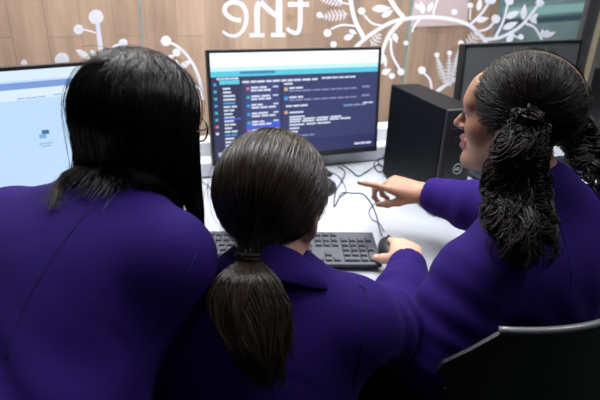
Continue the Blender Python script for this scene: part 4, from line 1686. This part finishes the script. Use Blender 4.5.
# =========================================================== girl with curly pigtails (seated, pointing, right)
def girl_curly():
    HC = D(516, 117, .865)
    HF = head_frame(HC, math.radians(51), math.radians(-3), math.radians(0), .93)
    c, R, s = HF
    N = D(540, 190, .885)
    SL, SR = D(472, 281, .825), D(593, 220, .95)
    H = np.array([.46, .80, .545])
    lat = nrm(SR - SL)
    wr = D(423, 192, 1.235)
    R_el = D(500, 214, 1.13)
    L_el, L_wr = D(436, 352, .84), np.array([.20, .90, .60])
    SB = SDF()
    add_head(SB, HF, N - UP * .02, .042)
    torso(SB, SL, SR, N, H, None)
    arm(SB, SR, R_el, wr, (.048, .040, .034, .0225))
    arm(SB, SL, L_el, L_wr)
    tip = D(362, 173, 1.255)
    hd = Hand(wr, D(386, 183, 1.245) - wr, np.array([.10, -.30, .9]), .88)
    hd.add(SB, [(-4, 4, 4), (40, 58, 36), (52, 62, 40), (58, 64, 40)], spread=(3, 2, -2, -6), thumb=(4, 4, 14), thumb_drop=.42)
    h2 = Hand(L_wr, np.array([-.02, .2, -.05]), UP, .9, left=True); h2.add(SB, [(12, 25, 15)] * 4)
    knees = [np.array([.24, 1.12, .54]), np.array([.42, 1.18, .54])]
    feet = [np.array([.23, 1.12, .09]), np.array([.41, 1.18, .09])]
    legs(SB, H, lat, knees, feet)
    for f in feet: SB.cap(f, f + np.array([-.03, .1, -.05]), .033, .028, .02)
    lo, hi = bounds(SB)
    p = body_mesh(SB, lo, hi, [[(.13, .50, .003)], [(.76, 1.0, .0035), (1.04, 1.3, .0035)], [(.75, 1.26, .003)]], M['skin_brown'], HF,
                  'girl with curly dark pigtails in a purple blazer, seated and pointing at the screen', .009)
    eyes(HF, p)
    hd.nails(p)
    SJ = SDF()
    torso(SJ, SL, SR, N, H, None, .013)
    arm(SJ, SR, R_el, wr, (.048, .046, .042, .034), .010, .03, cuff=.80)
    arm(SJ, SL, L_el, L_wr, (.052, .050, .046, .036), .012, .03, cuff=.93)
    cd = nrm(wr - R_el)
    cf = R_el * .20 + wr * .80
    SJ.cap(cf + cd * .036, cf + cd * .12, .030, k=.004, sub=True)
    up = nrm(N - H)
    SJ.disp = wrinkle([((SL + L_el) / 2, nrm(L_el - SL), .05, .09, .003), (L_el, nrm(L_el - SL), .035, .06, .003), ((R_el + wr) / 2, cd, .045, .08, .0025),
                       (H + up * .17 - np.array([0, .1, 0]), nrm([.7, .2, .9]), .06, .12, .0035), ((SL + SR) / 2 - up * .1, nrm([1, .4, .3]), .08, .12, .002)])
    garment(SJ, 'blazer', M['blazer'], p, .0055)
    collar(N - UP * .004, up, np.array([-.45, .85, 0]), .052, p, M['blazer'], size=.55)
    seams(SJ, [[(487, 258), (494, 272), (499, 290), (500, 310)], [(557, 215), (566, 245), (571, 275), (570, 305)]], p)
    ST = SDF()
    legs(ST, H, lat, knees, feet, .012)
    ST.ell(H - UP * .02, (.15, .12, .09), None, .04)
    garment(ST, 'trousers', M['trouser'], p, .010)
    shoe_pair(feet, [(-.3, 1)] * 2, p)
    # hair: centre parting, pulled to a tie on each side
    rad, cen = (.0790, .0965, .0870), (0, -.014, .027)
    SH = scalp_cap(HF, rad, cen, [((0, .134, -.03), (.066, .060, .078)), ((.08, .052, -.05), (.03, .048, .052)), ((-.08, .052, -.05), (.03, .048, .052)), ((0, .03, -.13), (.09, .12, .070))], None, None, None)
    lo, hi = bounds(SH)
    hv = SH.mesh([axis(lo[i] - .03, hi[i] + .03, .004) for i in range(3)])
    parts = [hv]
    ties = []
    for sg in (-1, 1):
        tw = D(529, 120, .775) if sg < 0 else None
        if sg < 0:
            tl = (R.T @ (tw - c)) / s - np.array(cen)
            tdir = nrm(tl / np.array(rad))
            tL = tdir
        else:
            tdir = tL * np.array([-1, 1, 1])
        base = c + R @ ((np.array(cen) + tdir * np.array(rad) * 1.04) * s)
        ties.append((base, R @ nrm(tdir * np.array([1, 1, .6]))))
        n = 1700
        rt = []
        while len(rt) < n:
            d = nrm(rng.normal(0, 1, 3))
            if rng.random() < .35:                        # along the parting
                th = rng.uniform(-2.5, .75)
                d = nrm([sg * .035, math.sin(th + math.pi / 2) if False else math.sin(th), math.cos(th)])
            if d[0] * sg < .03: continue
            if d[1] > .74 and d[2] < .16: continue
            if d[2] < -.62: continue
            if d[1] > .5 and d[2] < -.42: continue
            if d @ tdir > .93: continue
            rt.append(d)
        SP = scalp_strands(HF, n, rt, tdir, rad, cen, lift=.006)
        wob = np.sin(np.linspace(0, 1, SP.shape[1])[None] * rng.uniform(14, 26, (n, 1)) + rng.uniform(0, 6, (n, 1))) * .0010
        SP += wob[..., None] * rng.normal(0, 1, (n, 1, 3))
        parts.append(strands(SP, rng.uniform(.00045, .0009, n)))
        fl = SP[rng.choice(n, 150)].copy()
        fl += (np.linspace(1, 0, fl.shape[1]))[None, :, None] * rng.normal(0, .006, (150, 1, 3))
        parts.append(strands(fl, .0003))
    v, f = merge(parts)
    mi = np.zeros(len(f), np.int32); mi[:len(hv[1])] = 1
    tag(fast_mesh('hair', v, f, [M['hair_curl'], M['scalp_black']], p, mi=mi), 'dark hair with a centre parting, drawn to two pigtails')
    # parting line of bare scalp
    th = np.linspace(-2.45, .6, 30)
    pts = [c + R @ ((np.array(cen) + np.array([.004 * math.sin(a * 5), math.sin(a), math.cos(a)]) * np.array(rad) * 1.016) * s) for a in th]
    MB().tube(pts, .0019, 6).build('parting', M['part_skin'], p)

    # curly pigtails
    def pigtail(ctr, hw, n, L, flat=.6):
        ctr = spline(ctr, 6)
        tt = np.linspace(0, 1, len(ctr))
        hwd = np.interp(tt, np.linspace(0, 1, len(hw)), hw)
        mm = 90
        tq = np.linspace(0, 1, mm)
        per = 8
        nr = n // per
        n = nr * per
        ang = np.repeat(rng.uniform(0, 2 * math.pi, nr), per)
        rr = np.repeat(np.sqrt(rng.random(nr)), per)
        Ls = np.repeat(rng.uniform(L[0], L[1], nr), per) * rng.uniform(.94, 1.0, n)
        st = np.repeat(rng.uniform(0, .25, nr) * (rng.random(nr) < .6), per)
        T = st[:, None] + (Ls - st)[:, None] * tq[None]
        C = np.stack([np.interp(T, tt, ctr[:, i]) for i in range(3)], -1)
        W = np.interp(T, tt, hwd)
        back = nrm(np.array([0.1, -1, .3]))
        C = C + (np.cos(ang) * rr)[:, None, None] * W[..., None] * RT + (np.sin(ang) * rr)[:, None, None] * (W * flat)[..., None] * back
        hr = np.repeat(rng.uniform(.005, .0115, (nr, 1)), per, 0) * np.clip(tq * 5, .15, 1)[None]
        turns = np.repeat(rng.uniform(3.0, 6.0, (nr, 1)), per, 0)
        ph = np.repeat(rng.uniform(0, 6.28, (nr, 1)), per, 0) + rng.normal(0, .22, (n, 1))
        hand = np.repeat(rng.choice([-1, 1], (nr, 1)), per, 0)
        a = ph + hand * turns * 2 * math.pi * tq[None] + .6 * np.sin(tq[None] * 7 + ph)
        hr = hr * (1 + rng.normal(0, .12, (n, 1)))
        C[..., 0] += hr * np.cos(a)
        C[..., 1] += hr * np.sin(a)
        C[..., 2] += hr * .6 * np.sin(a + 1)
        k = n // 12
        fz = rng.choice(n, k)
        C[fz] += np.sin(tq[None] * rng.uniform(10, 30, (k, 1)) + rng.uniform(0, 6, (k, 1)))[..., None] * rng.normal(0, .006, (k, 1, 3))
        C = C + rng.normal(0, .0014, (n, 1, 3))
        return C

    base, outd = ties[0]
    d_of = lambda x, y, o: SJ.hit(x, y, o)[0]
    ctr = [base, base + outd * .012 - UP * .012, D(519, 150, .775), d_of(516, 185, .045), d_of(519, 215, .040), d_of(524, 245, .032), d_of(529, 274, .020)]
    C = pigtail(ctr, [.016, .026, .038, .048, .052, .048, .032], 1120, (.6, 1.0))
    C = SJ.push(C.reshape(-1, 3), .003, 2).reshape(C.shape)
    pv = strands(C, rng.uniform(.0007, .0014, len(C)))
    # coil round the tie
    k = 200
    a = np.linspace(0, 2 * math.pi * .9, 20)
    e1 = nrm(np.cross(outd, UP)); e2 = np.cross(e1, outd)
    kc = 26
    per = k // kc + 1
    k = kc * per
    cc = rng.normal(0, 1, (kc, 3)); cc /= np.linalg.norm(cc, axis=1, keepdims=True)
    cc = np.repeat(base + outd * .006 + cc * np.array([.013, .013, .015]), per, 0)
    n1 = rng.normal(0, 1, (kc, 3)); n1 /= np.linalg.norm(n1, axis=1, keepdims=True)
    n2 = np.cross(n1, rng.normal(0, 1, (kc, 3))); n2 /= np.linalg.norm(n2, axis=1, keepdims=True)
    n1, n2 = np.repeat(n1, per, 0), np.repeat(n2, per, 0)
    R0 = np.repeat(rng.uniform(.006, .014, kc), per)[:, None] * rng.normal(1, .12, (k, 1))
    coil = cc[:, None] + (R0 * np.cos(a[None]))[..., None] * n1[:, None] + (R0 * np.sin(a[None]))[..., None] * n2[:, None] + rng.normal(0, .0012, (k, 1, 3))
    cv = strands(coil, .001)
    v, f = merge([pv, cv])
    tag(fast_mesh('pigtail', v, f, [M['hair_curl']], p), 'long curly pigtail hanging over the shoulder')
    base, outd = ties[1]
    ctr = [base, D(578, 132, .93), D(588, 150, .92), D(597, 172, .90), D(606, 200, .885)]
    C = pigtail(ctr, [.020, .034, .036, .036, .030], 480, (.45, 1.0))
    C = SJ.push(C.reshape(-1, 3), .003, 2).reshape(C.shape)
    pv = strands(C, rng.uniform(.0007, .0013, len(C)))
    tag(fast_mesh('pigtail', pv[0], pv[1], [M['hair_curl']], p), 'far curly pigtail on the right shoulder')
    for base, outd in ties:
        e1 = nrm(np.cross(outd, UP)); e2 = np.cross(e1, outd)
        MB().tube([base + outd * .006 + (e1 * math.cos(a) + e2 * math.sin(a)) * .008 for a in np.linspace(0, 2 * math.pi, 20, False)], .003, 8, closed=True).build('hair_tie', M['hair_curl'], p)
    # stud earring
    MB().lathe([(.0005, .003), (.002, .002), (.002, 0)], c + R @ (np.array((-.080, .004, -.036)) * s), 12, (R[:, 1], R[:, 2], -R[:, 0])).build('earring', M['silver'], p)
    return p, SJ


# ------------------------------------------------------------------ chairs
def chair(loc, yaw, label, seat=True):
    """stacking chair with a dark moulded shell; local: +Y forward, back of the chair at -Y"""
    root = empty('chair', loc, label, 'chair', 'dark moulded chairs at the desk')
    R = Rz(yaw)
    o = np.array(loc, float)
    w = lambda p: o + R @ np.array(p, float)
    # backrest: curved panel, wide shoulders cut off at the corners, narrowing downwards
    nu, nv = 24, 12
    V, F = [], []
    for side in (0, 1):
        for j in range(nv + 1):
            t = j / nv
            z = .866 - .386 * t
            half = .135 + .085 * min(1, t / .22) if t < .22 else max(.125, .22 - .095 * ((t - .22) / .36))
            for i in range(nu + 1):
                u = -1 + 2 * i / nu
                x = u * half
                y = -.205 + .085 * (x / .22) ** 2 + .045 * t - .030 * math.sin(math.pi * t)
                V.append(w((x, y + side * .006, z + .004 * (1 - u * u))))
    k = (nu + 1) * (nv + 1)
    for j in range(nv):
        for i in range(nu):
            a = j * (nu + 1) + i
            F.append((a, a + nu + 1, a + nu + 2, a + 1))
            F.append((k + a, k + a + 1, k + a + nu + 2, k + a + nu + 1))
    for i in range(nu):
        F.append((i, i + 1, k + i + 1, k + i))
        b = nv * (nu + 1) + i
        F.append((b, k + b, k + b + 1, b + 1))
    for j in range(nv):
        a, b = j * (nu + 1), (j + 1) * (nu + 1)
        F.append((a, k + a, k + b, b))
        F.append((a + nu, b + nu, k + b + nu, k + a + nu))
    pydata('backrest', V, F, M['chair_shell'], root, smooth=False)
    # rolled edge along the top of the back, its highlight painted in as paler colour
    MB().tube([w((x, -.200 + .085 * (x / .22) ** 2, .868 + .004 * (1 - (x / .135) ** 2))) for x in np.linspace(-.135, .135, 17)], .006, 8).build('top_edge', M['chair_edge_glint'], root)
    # seat
    V, F = [], []
    ns = 14
    for side in (0, 1):
        for j in range(ns + 1):
            for i in range(ns + 1):
                u, v = -1 + 2 * i / ns, -1 + 2 * j / ns
                V.append(w((u * .205 * (1 - .06 * max(0, -v)), v * .20 + .01, .445 + .018 * u * u - .012 * (v > .6) * (v - .6) * 4 - side * .010)))
    k = (ns + 1) ** 2
    for j in range(ns):
        for i in range(ns):
            a = j * (ns + 1) + i
            F.append((a, a + 1, a + ns + 2, a + ns + 1))
            F.append((k + a, k + a + ns + 1, k + a + ns + 2, k + a + 1))
    for i in range(ns):
        F.append((i, k + i, k + i + 1, i + 1))
        b = ns * (ns + 1) + i
        F.append((b, b + 1, k + b + 1, k + b))
        a, b = i * (ns + 1), (i + 1) * (ns + 1)
        F.append((a, b, k + b, k + a))
        F.append((a + ns, k + a + ns, k + b + ns, b + ns))
    pydata('seat', V, F, M['chair_shell'], root, smooth=True)
    for sg in (-1, 1):
        MB().tube(spline([w((sg * .19, -.15, .43)), w((sg * .195, -.17, .55)), w((sg * .195, -.150, .70)), w((sg * .19, -.143, .76))], 6), .010, 10).build('upright', M['chair_metal'], root)
        MB().tube([w((sg * .17, -.14, .435)), w((sg * .20, -.22, .0))], .011, 10).build('leg', M['chair_metal'], root)
        MB().tube([w((sg * .17, .16, .432)), w((sg * .20, .22, .0))], .011, 10).build('leg', M['chair_metal'], root)
        MB().tube([w((sg * .17, -.14, .435)), w((sg * .17, .16, .432))], .010, 10).build('seat_rail', M['chair_metal'], root)
    return root


chair((-0.06, .50, 0), math.radians(0), 'dark moulded chair the girl with the ponytail sits on')
chair((.365, .800, 0), math.radians(19), 'dark moulded chair with a curved back the curly-haired girl sits on')
chair((.97, .965, 0), math.radians(80), 'empty dark chair at the lower right edge, past the chair of the curly-haired girl')

girl_long_hair()
girl_ponytail()
girl_curly()
